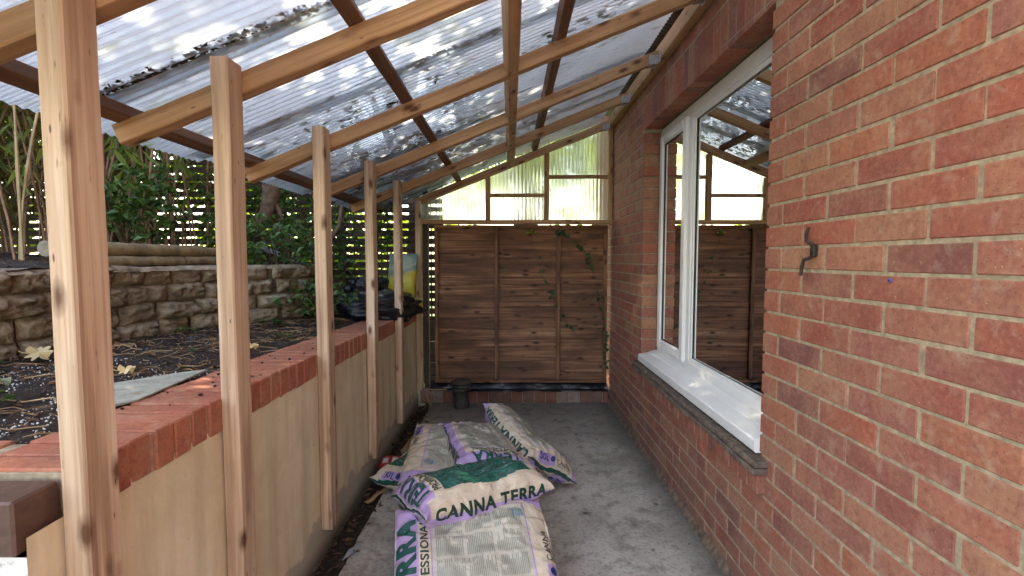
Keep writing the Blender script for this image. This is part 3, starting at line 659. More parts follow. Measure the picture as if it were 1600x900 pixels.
b = MB(); c0 = (-0.415, 4.03, 0.0)
b.lathe(c0, [(0.066, 0.0), (0.066, 0.06), (0.062, 0.065), (0.062, 0.15), (0.078, 0.155), (0.082, 0.165), (0.078, 0.175), (0.066, 0.178), (0.064, 0.184)])
pipe = b.build('drain_pipe', 'clay', origin=c0, smooth=True); tag(pipe, 'short dark capped drain pipe standing on the floor by the brick kerb', 'pipe')
b = MB(); b.lathe(c0, [(0.064, 0.182), (0.088, 0.186), (0.090, 0.198), (0.066, 0.202), (0.064, 0.208), (0.088, 0.212), (0.086, 0.224), (0.05, 0.24), (0.02, 0.246), (0.0005, 0.247)]); b.build('cap', 'clay', pipe, True)

# ivy on the fence
def ivy(pts, label, seed, nl, sz):
    rr = random.Random(seed); g = empty('ivy', pts[-1], label, 'climbing plant', 'ivy stems on the fence panel'); b = MB(); b.tube(pts, 0.0016, 5); b.build('stem', 'stem', g)
    b = MB(); P_ = [Vector(p) for p in pts]
    for k in range(nl):
        i = rr.randrange(len(P_)-1); p = P_[i].lerp(P_[i+1], rr.random())+Vector((rr.gauss(0, .008), rr.uniform(-.02, 0), rr.gauss(0, .008)))
        an = rr.uniform(0, 6.28); s_ = sz*rr.uniform(0.6, 1.3); d = Vector((math.cos(an), -0.35, math.sin(an)-0.3))
        for da in (-0.9, 0, 0.9):
            m = Matrix.Rotation(da, 3, 'Y'); b.leaf(p, m @ d, (0, -1, 0.2), s_*(1 if da == 0 else 0.75), s_*0.62)
    b.build('leaves', 'leaf_ivy', g)
Pf = lambda x, z, y=4.155: (x, y, z)
ivy([Pf(0.178, 1.50), Pf(0.185, 1.42), Pf(0.22, 1.30), Pf(0.28, 1.12), Pf(0.33, 1.0), Pf(0.40, 0.86), Pf(0.45, 0.76), Pf(0.52, 0.66), Pf(0.61, 0.56)], 'thin ivy stem trailing down the middle of the fence panel', 3, 16, 0.03)
ivy([Pf(0.42, 1.50), Pf(0.55, 1.42), Pf(0.66, 1.30), Pf(0.72, 1.14), Pf(0.76, 0.95), Pf(0.79, 0.80)], 'leafy ivy stem curving down the right side of the fence panel', 4, 30, 0.03)
ivy([Pf(0.80, 0.75, 4.13), Pf(0.83, 0.6, 4.13), Pf(0.825, 0.45, 4.12), Pf(0.84, 0.3, 4.12)], 'short ivy stem low in the corner between fence and house', 5, 22, 0.026)
b = MB()
for a_ in (-0.9, 0.1, 1.0): b.leaf((0.172, 4.14, 1.482), (math.sin(a_)*1.2, -0.1, 0.25*math.cos(a_)), (0, -1, 0.3), 0.045, 0.03)
tag(b.build('ivy_leaf', 'leaf_light', origin=(0.172, 4.14, 1.48)), 'single bright green leaf at the top of the fence panel', 'leaf')

# ------------------------------------------------------------------ trellis fence behind the bed
tr = empty('trellis_fence', (-2.5, 4.5, 0.6), 'dark horizontal slatted trellis fence behind the planting bed', 'trellis')
b = MB(); z = 0.70; 
while z < 2.2:
    b.beam((-5.0, 4.50, z), (-0.62, 4.50, z+0.0), 0.012, 0.054+R.uniform(-.003, .003), (0, 0, 1), 0.001, 14, 0.002); z += 0.0725
b.build('slats', 'trellis', tr)
b = MB(); x = -5.0
while x < -0.6:
    b.beam((x, 4.516, 0.6), (x+R.uniform(-.01, .01), 4.516, 2.2), 0.012, 0.014, (0, 1, 0), 0.001, 3); x += R.choice((0.09, 0.14, 0.2, 0.05))
b.build('bars', 'trellis', tr)
for zz in (0.1, 0.3, 0.5):  # dark boards added to block the daylight showing beneath the slats
    b = MB(); b.beam((-1.9, 4.49, zz+0.09), (-0.60, 4.49, zz+0.09), 0.02, 0.196, (0, 0, 1)); b.build('light_block_board', 'trellis', tr)
for x in (-1.55, -3.3, -4.95):
    b = MB(); b.beam((x, 4.47, 0.3), (x, 4.47, 2.25), 0.06, 0.06, (0, 1, 0)); b.build('post', 'trellis', tr)

# ------------------------------------------------------------------ rock-faced retaining wall and logs
path = [(-1.86, 0.5), (-1.80, 1.3), (-1.745, 2.0), (-1.70, 2.45), (-1.60, 2.78), (-1.42, 2.98), (-1.36, 3.3), (-1.5, 3.8)]
P2 = [Vector((a, c, 0)) for a, c in path]; cum = [0]
for i in range(1, len(P2)): cum.append(cum[-1]+(P2[i]-P2[i-1]).length)
def at_path(s_):
    for i in range(1, len(P2)):
        if s_ <= cum[i] or i == len(P2)-1:
            t_ = (s_-cum[i-1])/(cum[i]-cum[i-1]); d = (P2[i]-P2[i-1]).normalized(); return P2[i-1].lerp(P2[i], t_), d
rk = empty('stone_retaining_wall', (-1.75, 2.0, 0.85), 'curved rough rock-faced block retaining wall behind the soil bed', 'retaining wall')
b = MB(); rows = 5; RH = 0.086
for r_ in range(rows):
    s_ = -0.1*(r_ % 2); z0 = 1.225-RH*(rows-r_)+RH*0
    while s_ < cum[-1]:
        ln = R.uniform(0.15, 0.24); sc = s_+ln/2
        if sc > cum[-1]: break
        p, d = at_path(max(0.01, sc)); nr = Vector((d.y, -d.x, 0)); ph = R.uniform(0, 90); back = 0.012*(rows-1-r_)*-1; pj = R.uniform(-.02, .025)
        N1, N2 = 14, 8
        def f(u, v):
            ed = min(u, 1-u)*2*min(1, 1); ev = min(v, 1-v)*2
            bul = (min(1, ed*3.0)**0.6)*(min(1, ev*2.6)**0.6)
            hgt = (0.045+pj)*bul*(0.55+0.9*abs(fb(u*2+ph, v*2, 0, 1.6, 4)))+0.016*fb(u*9+ph, v*5, 1, 1.3)*bul
            q = p+d*(ln*(u-0.5)*0.98)+nr*(hgt-back*0.4); return (q.x, q.y, z0+RH*v*0.98+(0.014*fb(sc*3+u*ln*3, r_*2.3+0*v, 0, 1.5, 2) if 0 < r_ else 0)-(0.01 if r_ == rows-1 else 0)*0)
        b.grid(f, N1, N2)
        s_ += ln+0.003
b.build('blocks', 'rock', rk, True)
b = MB()
def backf(u, v):
    p, d = at_path(cum[-1]*v); nr = Vector((d.y, -d.x, 0)); q = p-nr*0.012; return (q.x, q.y, 0.80+0.42*u)
b.grid(backf, 1, 60)
def topf(u, v):
    p, d = at_path(cum[-1]*v); nr = Vector((d.y, -d.x, 0)); q = p-nr*(0.30*u-0.035+0.012*fb(v*30, 0, 0, 1)); return (q.x, q.y, 1.2235+0.005*fb(v*60, u*4, 0, 1)-(0.02 if u == 0 else 0))
b.grid(topf, 8, 160); b.build('wall_top', 'rock', rk, True)
def logm(p0, p1, r_, lab):
    g = None; b = MB(); p0 = Vector(p0); p1 = Vector(p1); N = 16; pts = [p0.lerp(p1, i/N)+Vector((R.gauss(0, .001), 0, R.gauss(0, .0015))) for i in range(N+1)]
    b.tube(pts, [r_*(1+0.05*fb(i*0.6, r_*50, 0, 1)) for i in range(N+1)], 16, False); o = b.build('log', 'log', origin=tuple(p0), smooth=True); tag(o, lab, 'log', 'logs laid along the retaining wall')
    for (q, s_) in ((p0, 1), (p1, -1)):
        b = MB(); dd = (p1-p0).normalized()*s_; b.tube([q-dd*0.0015, q+dd*0.004], r_*0.985, 16); b.build('cut_end', 'logend', o)
logm((-1.87, 1.95, 1.303), (-1.85, 2.88, 1.306), 0.033, 'upper round weathered log with pale cut end, left end of the wall top')
logm((-1.87, 2.90, 1.300), (-1.86, 3.75, 1.302), 0.031, 'upper round dark log nearer the plants, end to end with the paler log')
logm((-1.83, 2.05, 1.245), (-1.84, 2.70, 1.245), 0.030, 'lower half-sunk log lying directly on the wall top')
logm((-1.84, 2.72, 1.245), (-1.84, 3.7, 1.245), 0.030, 'lower dark log lying under the far end of the stacked logs')
b = MB(); b.grid(lambda u, v: (-1.80+0.26*u-0.04*v, 3.45+0.22*v, 1.345-0.13*u**1.5+0.02*fb(u*4, v*3, 0, 1.3)-0.05*(v-.5)**2), 24, 20)
tag(b.build('plastic_sheeting', 'greyplastic', origin=(-1.7, 3.5, 1.3), smooth=True), 'scrap of grey plastic sheeting draped over the far end of the logs', 'plastic sheet')

# ------------------------------------------------------------------ litter on the beds
b = MB()
for k in range(4600):
    if R.random() < 0.75: x = R.uniform(-1.72, -1.04); y = R.uniform(1.0, 4.3); z = soilz(x, y)
    else: x = R.uniform(-3.2, -1.95); y = R.uniform(1.3, 4.2); z = bankz(x, y)
    an = R.uniform(0, 6.28); s_ = R.uniform(0.004, 0.022); el = R.uniform(-0.2, 0.5)
    b.leaf((x, y, z+R.uniform(0.002, 0.012)), (math.cos(an), math.sin(an), el), (R.gauss(0, .5), R.gauss(0, .5), 1), s_*1.5, s_*R.uniform(0.2, 0.7))
tag(b.build('leaf_litter', 'leaf_dead'), 'brown dead leaves and bark chips scattered over the dark soil', 'leaf litter', kind='stuff')
b = MB()
for k in range(420):
    x = R.uniform(-1.7, -1.05); y = R.uniform(1.0, 4.1); an = R.uniform(0, 6.28); l = R.uniform(0.03, 0.14); z = soilz(x, y)+0.006
    b.tube([(x, y, z), (x+math.cos(an)*l*.5, y+math.sin(an)*l*.5, z+R.uniform(.002, .012)), (x+math.cos(an+.3)*l, y+math.sin(an+.3)*l, z+R.uniform(-.003, .008))], R.uniform(.0008, .0022), 5)
tag(b.build('twigs', 'driftwood'), 'thin pale and brown twigs scattered over the soil bed', 'twigs', kind='stuff')
# dirt crumbs
b = MB()
for k in range(46):
    x = R.uniform(-1.0, -0.82); y = R.uniform(1.05, 2.3); s_ = R.uniform(0.0015, 0.0055); b.chbox((x, y, cz(y)+s_*0.6), (s_*2, s_*1.6, s_*1.3), s_*0.5, Matrix.Rotation(R.uniform(0, 3), 3, 'Z'))
tag(b.build('soil_crumbs', 'soil'), 'small dark crumbs of soil dropped on the brick coping', 'soil crumbs', kind='stuff')
b = MB()
for k in range(1300):
    x = -1.62+0.58*R.random(); y = 0.98+0.75*R.random()**1.3
    if fb(x, y, 7, 5, 3) < -0.12: continue
    s_ = R.uniform(0.0008, 0.0025); b.chbox((x, y, soilz(x, y)+s_*1.2), (s_*2, s_*1.8, s_*1.6), s_*0.6, Matrix.Rotation(R.uniform(0, 3), 3, 'X'))
tag(b.build('perlite', 'white'), 'white perlite grains spilled on the dark soil at the near left', 'perlite', kind='stuff')
# little green weeds on the bed
def weed(x, y, z, n, s_, lab, mat='leaf_dark', seed=0, up=0.5, name='weed', cat='weed', grp='weeds on the soil bed', stems=True):
    rr = random.Random(seed*31+n); g = empty(name, (x, y, z), lab, cat, grp); b = MB(); st = MB()
    for k in range(n):
        an = rr.uniform(0, 6.28); rd = s_*rr.uniform(0.3, 2.2); h = s_*rr.uniform(0.2, 1.0)*up*2; p = Vector((x+math.cos(an)*rd*.8, y+math.sin(an)*rd*.8, z+h))
        st.tube([(x, y, z-0.01), ((x+p.x)/2, (y+p.y)/2, z+h*0.8), tuple(p)], 0.0012, 4)
        for j in range(3): a2 = an+rr.uniform(-1.2, 1.2); b.leaf(p, (math.cos(a2), math.sin(a2), rr.uniform(-.4, .3)), (rr.gauss(0, .3), rr.gauss(0, .3), 1), s_*rr.uniform(.6, 1.1), s_*.55)
    st.build('stems', 'stem', g); b.build('leaves', mat, g)
WL = ['low green weed beside the coping at the left edge', 'small green weed in front of the stone wall at left', 'creeping green weed by the pale board', 'small dark weed near the middle of the bed', 'leafy green weed against the foot of the stone wall', 'bushy green weed at the corner of the stone wall', 'spreading weed near the third timber post', 'dark weed in the shade by the black bag']
for i, (x, y, n, s_) in enumerate([(-1.30, 1.19, 6, .030), (-1.62, 1.45, 8, .032), (-1.17, 1.72, 12, .016), (-1.35, 2.0, 9, .018), (-1.58, 2.35, 10, .030), (-1.38, 2.82, 18, .034), (-1.16, 2.45, 14, .028), (-1.3, 3.2, 16, .036)]):
    weed(x, y, soilz(x, y), n, s_, WL[i], seed=i, up=0.35 if s_ < .02 else 0.6)

def bigleaf(p, size, mat, label, tilt=(0, 0, 0), maple=True, name='fallen_leaf', grp=None):
    b = MB(); lobes = 7 if maple else 3; N = 60; ctr = Vector((0, 0, 0.004)); vs = [ctr]
    for k in range(N):
        a = 2*math.pi*k/N
        r_ = (0.62+0.38*abs(math.cos(lobes*a/2))**0.7) if maple else (0.5+0.5*abs(math.cos(a/1.0))**1.2)
        r_ *= size*(1+0.10*math.sin(9*a)*(1 if maple else 0)); vs.append(Vector((math.cos(a)*r_, math.sin(a)*r_*(0.85 if maple else 0.75), 0.010*math.sin(3*a)+0.006*math.cos(5*a))))
    m = Matrix.Rotation(tilt[2], 3, 'Z') @ Matrix.Rotation(tilt[0], 3, 'X') @ Matrix.Rotation(tilt[1], 3, 'Y'); p = Vector(p)
    b._add([m @ q + p for q in vs], [(0, 1+k, 1+(k+1) % N) for k in range(N)])
    st = m @ Vector((-size*0.9, 0, 0)); b.tube([p+st*0.8, p+st*1.25, p+st*1.6+Vector((0, 0, .006))], 0.0012, 5)
    tag(b.build(name, mat, origin=tuple(p)), label, 'leaf', grp)
bigleaf((-1.635, 1.66, 0.935), 0.036, 'leaf_yellow', 'cream yellow maple leaf curled at the foot of the stone wall', (0.9, 0.2, 0.4))
bigleaf((-1.235, 1.535, 0.905), 0.024, 'leaf_yellow', 'small cream yellow leaf on the soil between the first two posts', (0.5, 0.1, 1.0))
bigleaf((0.585, 1.80, 0.012), 0.030, 'leaf_pale', 'pale green leaf lying on the concrete near the house wall', (0.2, 0.25, 1.9), False)
bigleaf((-1.13, 0.985, 0.885), 0.034, 'leaf_pale', 'pale blue-green leaf lying on the coping by the first post', (0.1, 0.1, 0.3), False)
bigleaf((-1.47, 1.37, 0.91), 0.026, 'leaf_pale', 'greyish leaf lying flat on the soil left of the first post', (0.2, 0.1, 0.9), False)
bigleaf((-1.09, 2.02, 0.895), 0.024, 'leaf_yellow', 'cream leaf standing on the bed edge left of the third post', (1.0, 0.4, 0.5), False)
bigleaf((-1.42, 2.55, 0.945), 0.034, 'leaf_dead', 'orange brown leaf upright in front of the end of the stone wall', (1.2, 0.2, 0.2), False)
bigleaf((-1.665, 1.5, 1.10), 0.05, 'leaf_dead', 'curled dead brown leaf hanging on the face of the stone wall', (1.4, 0.6, 0.2), False)
b = MB(); o = [(-1.165, 1.30), (-1.03, 1.20), (-1.0, 1.28), (-1.035, 1.63), (-1.10, 1.58), (-1.20, 1.44)]; vs = [(x, y, 0.884+0.012*(-1.0-x)) for x, y in o]+[(x, y, 0.879+0.012*(-1.0-x)) for x, y in o]; n = len(o)
b._add(vs, [tuple(range(n))[::-1], tuple(range(n, 2*n))]+[(i, (i+1) % n, n+(i+1) % n, n+i) for i in range(n)])
tag(b.build('broken_board', 'slate', origin=(-1.08, 1.4, 0.88)), 'broken pale flat board lying on the soil against the coping', 'board')

# ------------------------------------------------------------------ bamboo, shrubs, trunk on the bank
def bamboo(x, y, nc, lean_, lab, seed, green=False, leaves=60):
    rr = random.Random(seed); z = bankz(x, y)-0.02; g = empty('bamboo', (x, y, z), lab, 'bamboo', 'bamboo clumps on the bank')
    lf = MB()
    for k in range(nc):
        b = MB(); bx = x+rr.gauss(0, .16); by = y+rr.gauss(0, .13); h = rr.uniform(1.1, 1.9); lx = lean_+rr.gauss(0, .12); ly = rr.gauss(0, .12); pts = []; rs = []
        for i in range(9): t_ = i/8; pts.append((bx+lx*h*t_**1.6, by+ly*h*t_**1.6, z+h*t_)); rs.append(rr.uniform(.95, 1.05)*(0.009 if rr.random() < .5 else 0.006)*(1-0.5*t_)); 
        b.tube(pts, rs, 6); b.build('cane', 'cane_g' if (green and k % 2) else 'cane', g)
        for q in range(leaves//nc):
            i = rr.randrange(2, 9); p = Vector(pts[i])+Vector((rr.gauss(0, .05), rr.gauss(0, .05), rr.gauss(0, .05))); an = rr.uniform(0, 6.28); l = rr.uniform(.09, .17)
            lf.leaf(p, (math.cos(an)*.6, math.sin(an)*.6, -rr.uniform(.3, 1.2)), (rr.gauss(0, .4), -1, rr.gauss(0, .5)), l, l*.17)
    lf.build('foliage', 'leaf_dry' if leaves > 500 else 'leaf_bamboo', g)
BL = ['brown bamboo canes at the far left behind the first post', 'dense bamboo left of the first post', 'bamboo with green canes beside the stacked log end', 'leafy bamboo between the first and second posts', 'brown bamboo behind the middle of the logs', 'tall bamboo canes in front of the trellis left end', 'thin bamboo at the back behind the logs', 'dark bamboo deep at the back left', 'dark bamboo at the back by the trellis', 'dark bamboo far left at the back']
for i, (x, y, nc, le, gr_, lv) in enumerate([(-3.3, 2.7, 9, -.05, True, 200), (-2.9, 2.35, 9, .05, True, 150), (-2.45, 2.35, 8, -.1, True, 110), (-2.35, 2.9, 9, .1, False, 220), (-2.6, 3.4, 10, .1, False, 200), (-2.75, 4.0, 10, 0, False, 110), (-3.5, 3.6, 14, 0, False, 520), (-4.0, 3.1, 14, 0, False, 560), (-4.3, 3.9, 14, .1, False, 600), (-3.4, 4.15, 13, 0.1, False, 520)]):
    bamboo(x, y, nc, le, BL[i], 50+i, gr_, lv)
def shrub(x, y, z, r_, h, n, lab, seed, mat='leaf_dark', sz=.045, name='shrub', grp='shrubs on the bank'):
    rr = random.Random(seed); g = empty(name, (x, y, z), lab, 'shrub', grp); st = MB(); lf = MB()
    for k in range(9):
        an = rr.uniform(0, 6.28); q = Vector((x+math.cos(an)*r_*.7, y+math.sin(an)*r_*.7, z+h*rr.uniform(.5, 1))); st.tube([(x, y, z), (Vector((x, y, z))+q)/2+Vector((0, 0, h*.15)), q], [.006, .004, .002], 5)
    for k in range(n):
        while True:
            p = Vector((rr.uniform(-1, 1), rr.uniform(-1, 1), rr.uniform(0, 1)))
            if p.x**2+p.y**2+(p.z-.5)**2*2.5 < 1 and fb(p.x*r_+seed, p.y*r_, p.z*h, 5, 2) > -0.12: break
        p = Vector((x+p.x*r_, y+p.y*r_, z+p.z*h)); an = rr.uniform(0, 6.28); l = sz*rr.uniform(.6, 1.4)
        for da in (-.7, .0, .7): lf.leaf(p, (math.cos(an+da), math.sin(an+da), -rr.uniform(0, .8)), (rr.gauss(0, .5), rr.gauss(0, .5)-.4, 1), l, l*.6)
    st.build('stems', 'stem', g); lf.build('foliage', mat, g)
shrub(-2.15, 2.75, 1.24, .28, .55, 260, 'leafy green bramble growing behind the logs', 11)
shrub(-2.75, 2.15, 1.24, .20, .22, 130, 'low green plants on the bank at the left edge', 12, sz=.03)
shrub(-1.95, 3.35, 1.24, .22, .35, 160, 'green creeper behind the far log end', 13)
shrub(-1.55, 3.3, 0.95, .30, .62, 330, 'dark ivy bush round the end of the stone wall', 14)
shrub(-1.65, 4.15, 1.05, .38, 1.0, 520, 'dark climbing shrub in front of the trellis', 15)
shrub(-1.15, 4.2, 1.3, .22, .8, 170, 'thin creeper on the trellis near the last posts', 16)
shrub(-2.3, 4.2, 1.25, .4, .95, 420, 'shrub against the trellis behind the bent trunk', 17)
shrub(-1.25, 3.05, 0.92, .26, .22, 180, 'low ivy spreading beside the black bag', 18, sz=.032)
# bent trunk with side stems
g = empty('tree_stump', (-1.95, 3.6, 1.2), 'bent pale trunk with several stems leaning in front of the trellis', 'tree')
b = MB(); b.tube([(-2.05, 3.62, 1.20), (-1.98, 3.6, 1.32), (-1.90, 3.6, 1.45), (-1.80, 3.6, 1.60), (-1.765, 3.6, 1.75), (-1.77, 3.6, 1.85), (-1.83, 3.65, 2.1), (-1.9, 3.7, 2.6)], [.06, .052, .048, .05, .062, .058, .045, .03], 14); b.build('trunk', 'bark', g, True)
for pts in ([(-1.80, 3.75, 1.2), (-1.78, 3.7, 1.5), (-1.80, 3.65, 1.8), (-1.7, 3.8, 2.3)], [(-1.62, 3.6, 1.15), (-1.66, 3.6, 1.4), (-1.72, 3.62, 1.62), (-1.8, 3.6, 1.8)], [(-1.45, 3.5, 1.0), (-1.40, 3.5, 1.25), (-1.25, 3.55, 1.5), (-1.2, 3.6, 1.9)], [(-1.48, 3.5, 1.0), (-1.55, 3.5, 1.2), (-1.5, 3.5, 1.4), (-1.3, 3.55, 1.55)]):
    b = MB(); b.tube(pts, [.024, .02, .018, .012], 9); b.build('stem', 'bark', g, True)
b = MB(); rr = random.Random(5)
for k in range(220):
    p = (-1.9+rr.gauss(0, .35), 3.8+rr.gauss(0, .2), 2.35+rr.gauss(0, .25)); an = rr.uniform(0, 6.28); b.leaf(p, (math.cos(an), math.sin(an), -.4), (0, 0, 1), .06, .035)
b.build('foliage', 'leaf_dark', g)

# black bag heap, yellow sack
def blob(name, c, r3, mat, lab, cat, seed, amp=.18, fr=3.0, flat=True, nu=60, nv=40):
    b = MB()
    def f(u, v):
        th = 2*math.pi*u; ph = math.pi*(v-.5); d = Vector((math.cos(th)*math.cos(ph), math.sin(th)*math.cos(ph), math.sin(ph)))
        d = Vector([math.copysign(abs(q)**.8, q) for q in d]); rr_ = 1+amp*fb(d.x+seed, d.y, d.z, fr, 4)+amp*.35*abs(fb(d.x*3+seed, d.y*3, d.z*3, fr, 3)); z = c[2]+d.z*r3[2]*rr_
        return (c[0]+d.x*r3[0]*rr_, c[1]+d.y*r3[1]*rr_, z)
    b.grid(f, nu, nv); o = b.build(name, mat, origin=c, smooth=True); return tag(o, lab, cat)
blob('bin_bag', (-1.0, 3.58, 0.90), (.30, .34, .115), 'blackplastic', 'flat black plastic bag slumped over the far end of the coping', 'bag', 3, .22, 2.6)
blob('bin_bag', (-1.15, 3.95, 0.98), (.20, .2, .13), 'blackplastic', 'taller crumpled black bag heaped behind the flat one', 'bag', 8, .25, 3.0)

# ------------------------------------------------------------------ sacks
SW, SG, SLN = 0.385, 0.155, 0.64
PER = 2*(SW+SG)
CREAM = (0.68, 0.57, 0.44); PURP = (0.48, 0.34, 0.61); GREENC = (0.008, 0.10, 0.075); GREYC = (0.56, 0.53, 0.44)
class Sack:
    NP, NS = 168, 104
    def __init__(s, center, U, Nf, seed, W=0.385, G=0.155, bend=0.0, thick=1.0, n=2.7, twist=0.0, floor=0.006, L=SLN, top_bend=0.0, lab='', wr=1.0, gather=0.0):
        s.seed = seed; s.L = L; s.W = W; s.G = G; s.P = 2*(W+G); U = Vector(U).normalized(); Nf = Vector(Nf); Nf = (Nf-U*Nf.dot(U)).normalized(); Rr = U.cross(Nf)
        c = Vector(center); s.pos = []; s.lab = lab
        prof = [(-1+2*q/4000, max(0.0012, G*0.5*thick*1.22*max(0.0, 1-abs(-1+2*q/4000)**5.5)**0.55)) for q in range(4001)]; acc = [0]
        for q in range(4000): acc.append(acc[-1]+math.hypot((prof[q+1][0]-prof[q][0])*L/2, prof[q+1][1]-prof[q][1]))
        ys_ = []; q = 0
        for j in range(s.NS+1):
            tg = acc[-1]*j/s.NS
            while q < 3999 and acc[q+1] < tg: q += 1
            ys_.append(prof[q][0]+(prof[q+1][0]-prof[q][0])*(tg-acc[q])/max(1e-9, acc[q+1]-acc[q]))
        s.L = acc[-1]
        for j in range(s.NS+1):
            y = max(-1, min(1, ys_[j])); ay = abs(y); e = max(0.0, 1-ay**5.5)**0.55; bb = max(0.0012, G*0.5*thick*1.22*e); aa = W*0.5*(1.02-0.03*e)+(1-e)*G*0.17-gather*W*max(0, y)**2
            M_ = 240; pts = []
            for i in range(M_+1):
                ph = 2*math.pi*i/M_; cx_, sx_ = math.cos(ph), math.sin(ph); ex = 2/n
                pts.append((-aa*math.copysign(abs(cx_)**ex, cx_), bb*math.copysign(abs(sx_)**ex, sx_)))
            cu = [0]
            for i in range(M_): cu.append(cu[-1]+math.hypot(pts[i+1][0]-pts[i][0], pts[i+1][1]-pts[i][1]))
            row = []; k = 0
            for i in range(s.NP+1):
                tgt = cu[-1]*i/s.NP
                while k < M_-1 and cu[k+1] < tgt: k += 1
                t_ = (tgt-cu[k])/max(1e-9, cu[k+1]-cu[k]); x = pts[k][0]+(pts[k+1][0]-pts[k][0])*t_; z = pts[k][1]+(pts[k+1][1]-pts[k][1])*t_
                if i == s.NP: x, z = row0
                if i == 0: row0 = (x, z)
                row.append((x, z))
            s.pos.append([])
            for i, (x, z) in enumerate(row):
                yy = y*L/2; d = Vector((x/aa, 0, z/max(bb, .02))); d = d.normalized() if d.length > 0 else d
                ii = i % s.NP
                w1 = fb(x*1.0+seed*3.1, yy, z, 6, 3)*0.016+abs(fb(x+seed, yy*0.7, z, 13, 3))*-0.012
                pl_ = math.sin(x*120+seed+3*fb(x*4, yy*3, seed, 2, 2))*0.0045*max(0, (ay-0.66)/0.34)*e**.3
                dis = (w1*min(1, e*1.8)+pl_)*wr
                x2 = x+d.x*dis; z2 = z+d.z*dis
                if e < 0.3: z2 += 0.010*math.sin(x*26+seed)*(1-e)+0.006*fb(x*9, y, seed, 1, 2)
                z2 += bend*(y*y-0.33)+top_bend*max(0, y)**2; ang = twist*y
                x3 = x2*math.cos(ang)-z2*math.sin(ang); z3 = x2*math.sin(ang)+z2*math.cos(ang)
                P_ = c+Rr*x3+U*yy+Nf*z3
                if P_.z < floor: P_.z = floor+0.001*math.sin(i*0.7)
                s.pos[-1].append(P_)
        s.center = c
    def at(s, p, yy, off=0.0):
        """p metres round the girth (0 = middle of left gusset), yy metres along (0 centre)"""
        fi = (p/s.P) % 1.0*s.NP; fj = (yy/(s.L/2)+1)/2*s.NS; fj = min(max(fj, 0), s.NS-1e-4); i = int(fi); j = int(fj); a = fi-i; b_ = fj-j; i2 = i+1
        q00, q10, q01, q11 = s.pos[j][i], s.pos[j][i2], s.pos[j+1][i], s.pos[j+1][i2]
        q = q00*(1-a)*(1-b_)+q10*a*(1-b_)+q01*(1-a)*b_+q11*a*b_
        if off:
            n = (q10-q00+q11-q01).cross(q01-q00+q11-q10)
            if n.length > 1e-12: q = q+n.normalized()*off
        return q
    def color(s, p, yy):
        dt = s.L/2-yy; db = s.L/2+yy; q = p % s.P; h = s.G/2; L_ = s.L
        if db < 0.005 or dt < 0.006: return (*GREENC, 1)
        if dt < 0.016: return (0.6, 0.58, 0.52, 1)
        if q < h or q > s.P-h:            # left gusset: cream by the front, purple by the back
            g = q if q < h else q-s.P
            if dt < 0.075: return (*PURP, 1)
            return (*(CREAM if g > -0.012 else PURP), 1)
        if h+s.W <= q < h+s.W+s.G:           # right gusset
            g = q-(h+s.W)
            if dt < 0.075: return (*PURP, 1)
            return (*(PURP if g < s.G*0.42 else CREAM), 1)
        if q < h+s.W: front = True; u = q-h
        else: front = False; u = q-(h+s.W+s.G)
        if dt < 0.112: return (*PURP, 1)
        if dt < 0.155: return (*CREAM, 1)
        if db < 0.018: return (*(GREENC if front else CREAM), 1)
        if db < 0.078: return (*(PURP if 0.012 < u < 0.165 else CREAM), 1)
        if db < 0.12: return (*CREAM, 1)
        if front:
            lim = 0.03+0.02*math.sin(yy*18+s.seed)
            if u < lim*0.5 or u > s.W-lim*0.5: return (*CREAM, 1)
            return (0, 0.1, 0.08, 0)
        if u < 0.03 or u > s.W-0.03: return (*CREAM, 1)
        return (*GREYC, 1)
    def build(s):
        g = empty('compost_sack', tuple(s.center), s.lab, 'compost sack', 'heap of printed compost sacks')
        NP, NS = s.NP, s.NS; vs = []; gs = []; fs = []; cols = []
        for j in range(NS+1):
            for i in range(NP): vs.append(s.pos[j][i]-s.center); gs.append((i/NP*s.P+s.seed*2.3, (j/NS-.5)*s.L, s.seed))
        for j in range(NS):
            for i in range(NP):
                k = (i+1) % NP; fs.append((j*NP+i, j*NP+k, (j+1)*NP+k, (j+1)*NP+i)); cols.append(s.color((i+.5)/NP*s.P, ((j+.5)/NS-.5)*s.L))
        me = bpy.data.meshes.new('sack_body'); me.from_pydata([tuple(v_) for v_ in vs], [], fs)
        a = me.attributes.new('gc', 'FLOAT_VECTOR', 'POINT'); a.data.foreach_set('vector', [x for q in gs for x in q])
        ca = me.color_attributes.new('pc', 'FLOAT_COLOR', 'CORNER'); ca.data.foreach_set('color', [x for c in cols for _ in range(4) for x in c])
        me.polygons.foreach_set('use_smooth', [True]*len(fs)); me.materials.append(M['sack']); o = bpy.data.objects.new('sack_body', me); COL.objects.link(o); o.parent = g
        s.root = g; s.print(); return g
    def put(s, me2, ori, A, B, mat, name='lettering', off=0.0016, step=0.009):
        """me2: (verts2d, faces) in unit box; ori + tx*A + ty*B in (p, yy)"""
        bm = bmesh.new(); vv = [bm.verts.new((ori[0]+x*A[0]+y*B[0], ori[1]+x*A[1]+y*B[1], 0)) for x, y in me2[0]]
        for f in me2[1]:
            try: bm.faces.new([vv[i] for i in f])
            except ValueError: pass
        for ax in (0, 1):
            lo = min(v_.co[ax] for v_ in bm.verts); hi = max(v_.co[ax] for v_ in bm.verts); k = lo+step
            while k < hi:
                co = [0, 0, 0]; co[ax] = k; no = [0, 0, 0]; no[ax] = 1
                bmesh.ops.bisect_plane(bm, geom=bm.verts[:]+bm.edges[:]+bm.faces[:], plane_co=co, plane_no=no); k += step
        mb = MB(); bm.verts.index_update()
        mb._add([s.at(v_.co.x, v_.co.y, off) for v_ in bm.verts], [[v_.index for v_ in f.verts] for f in bm.faces]); bm.free()
        return mb.build(name, mat, s.root)
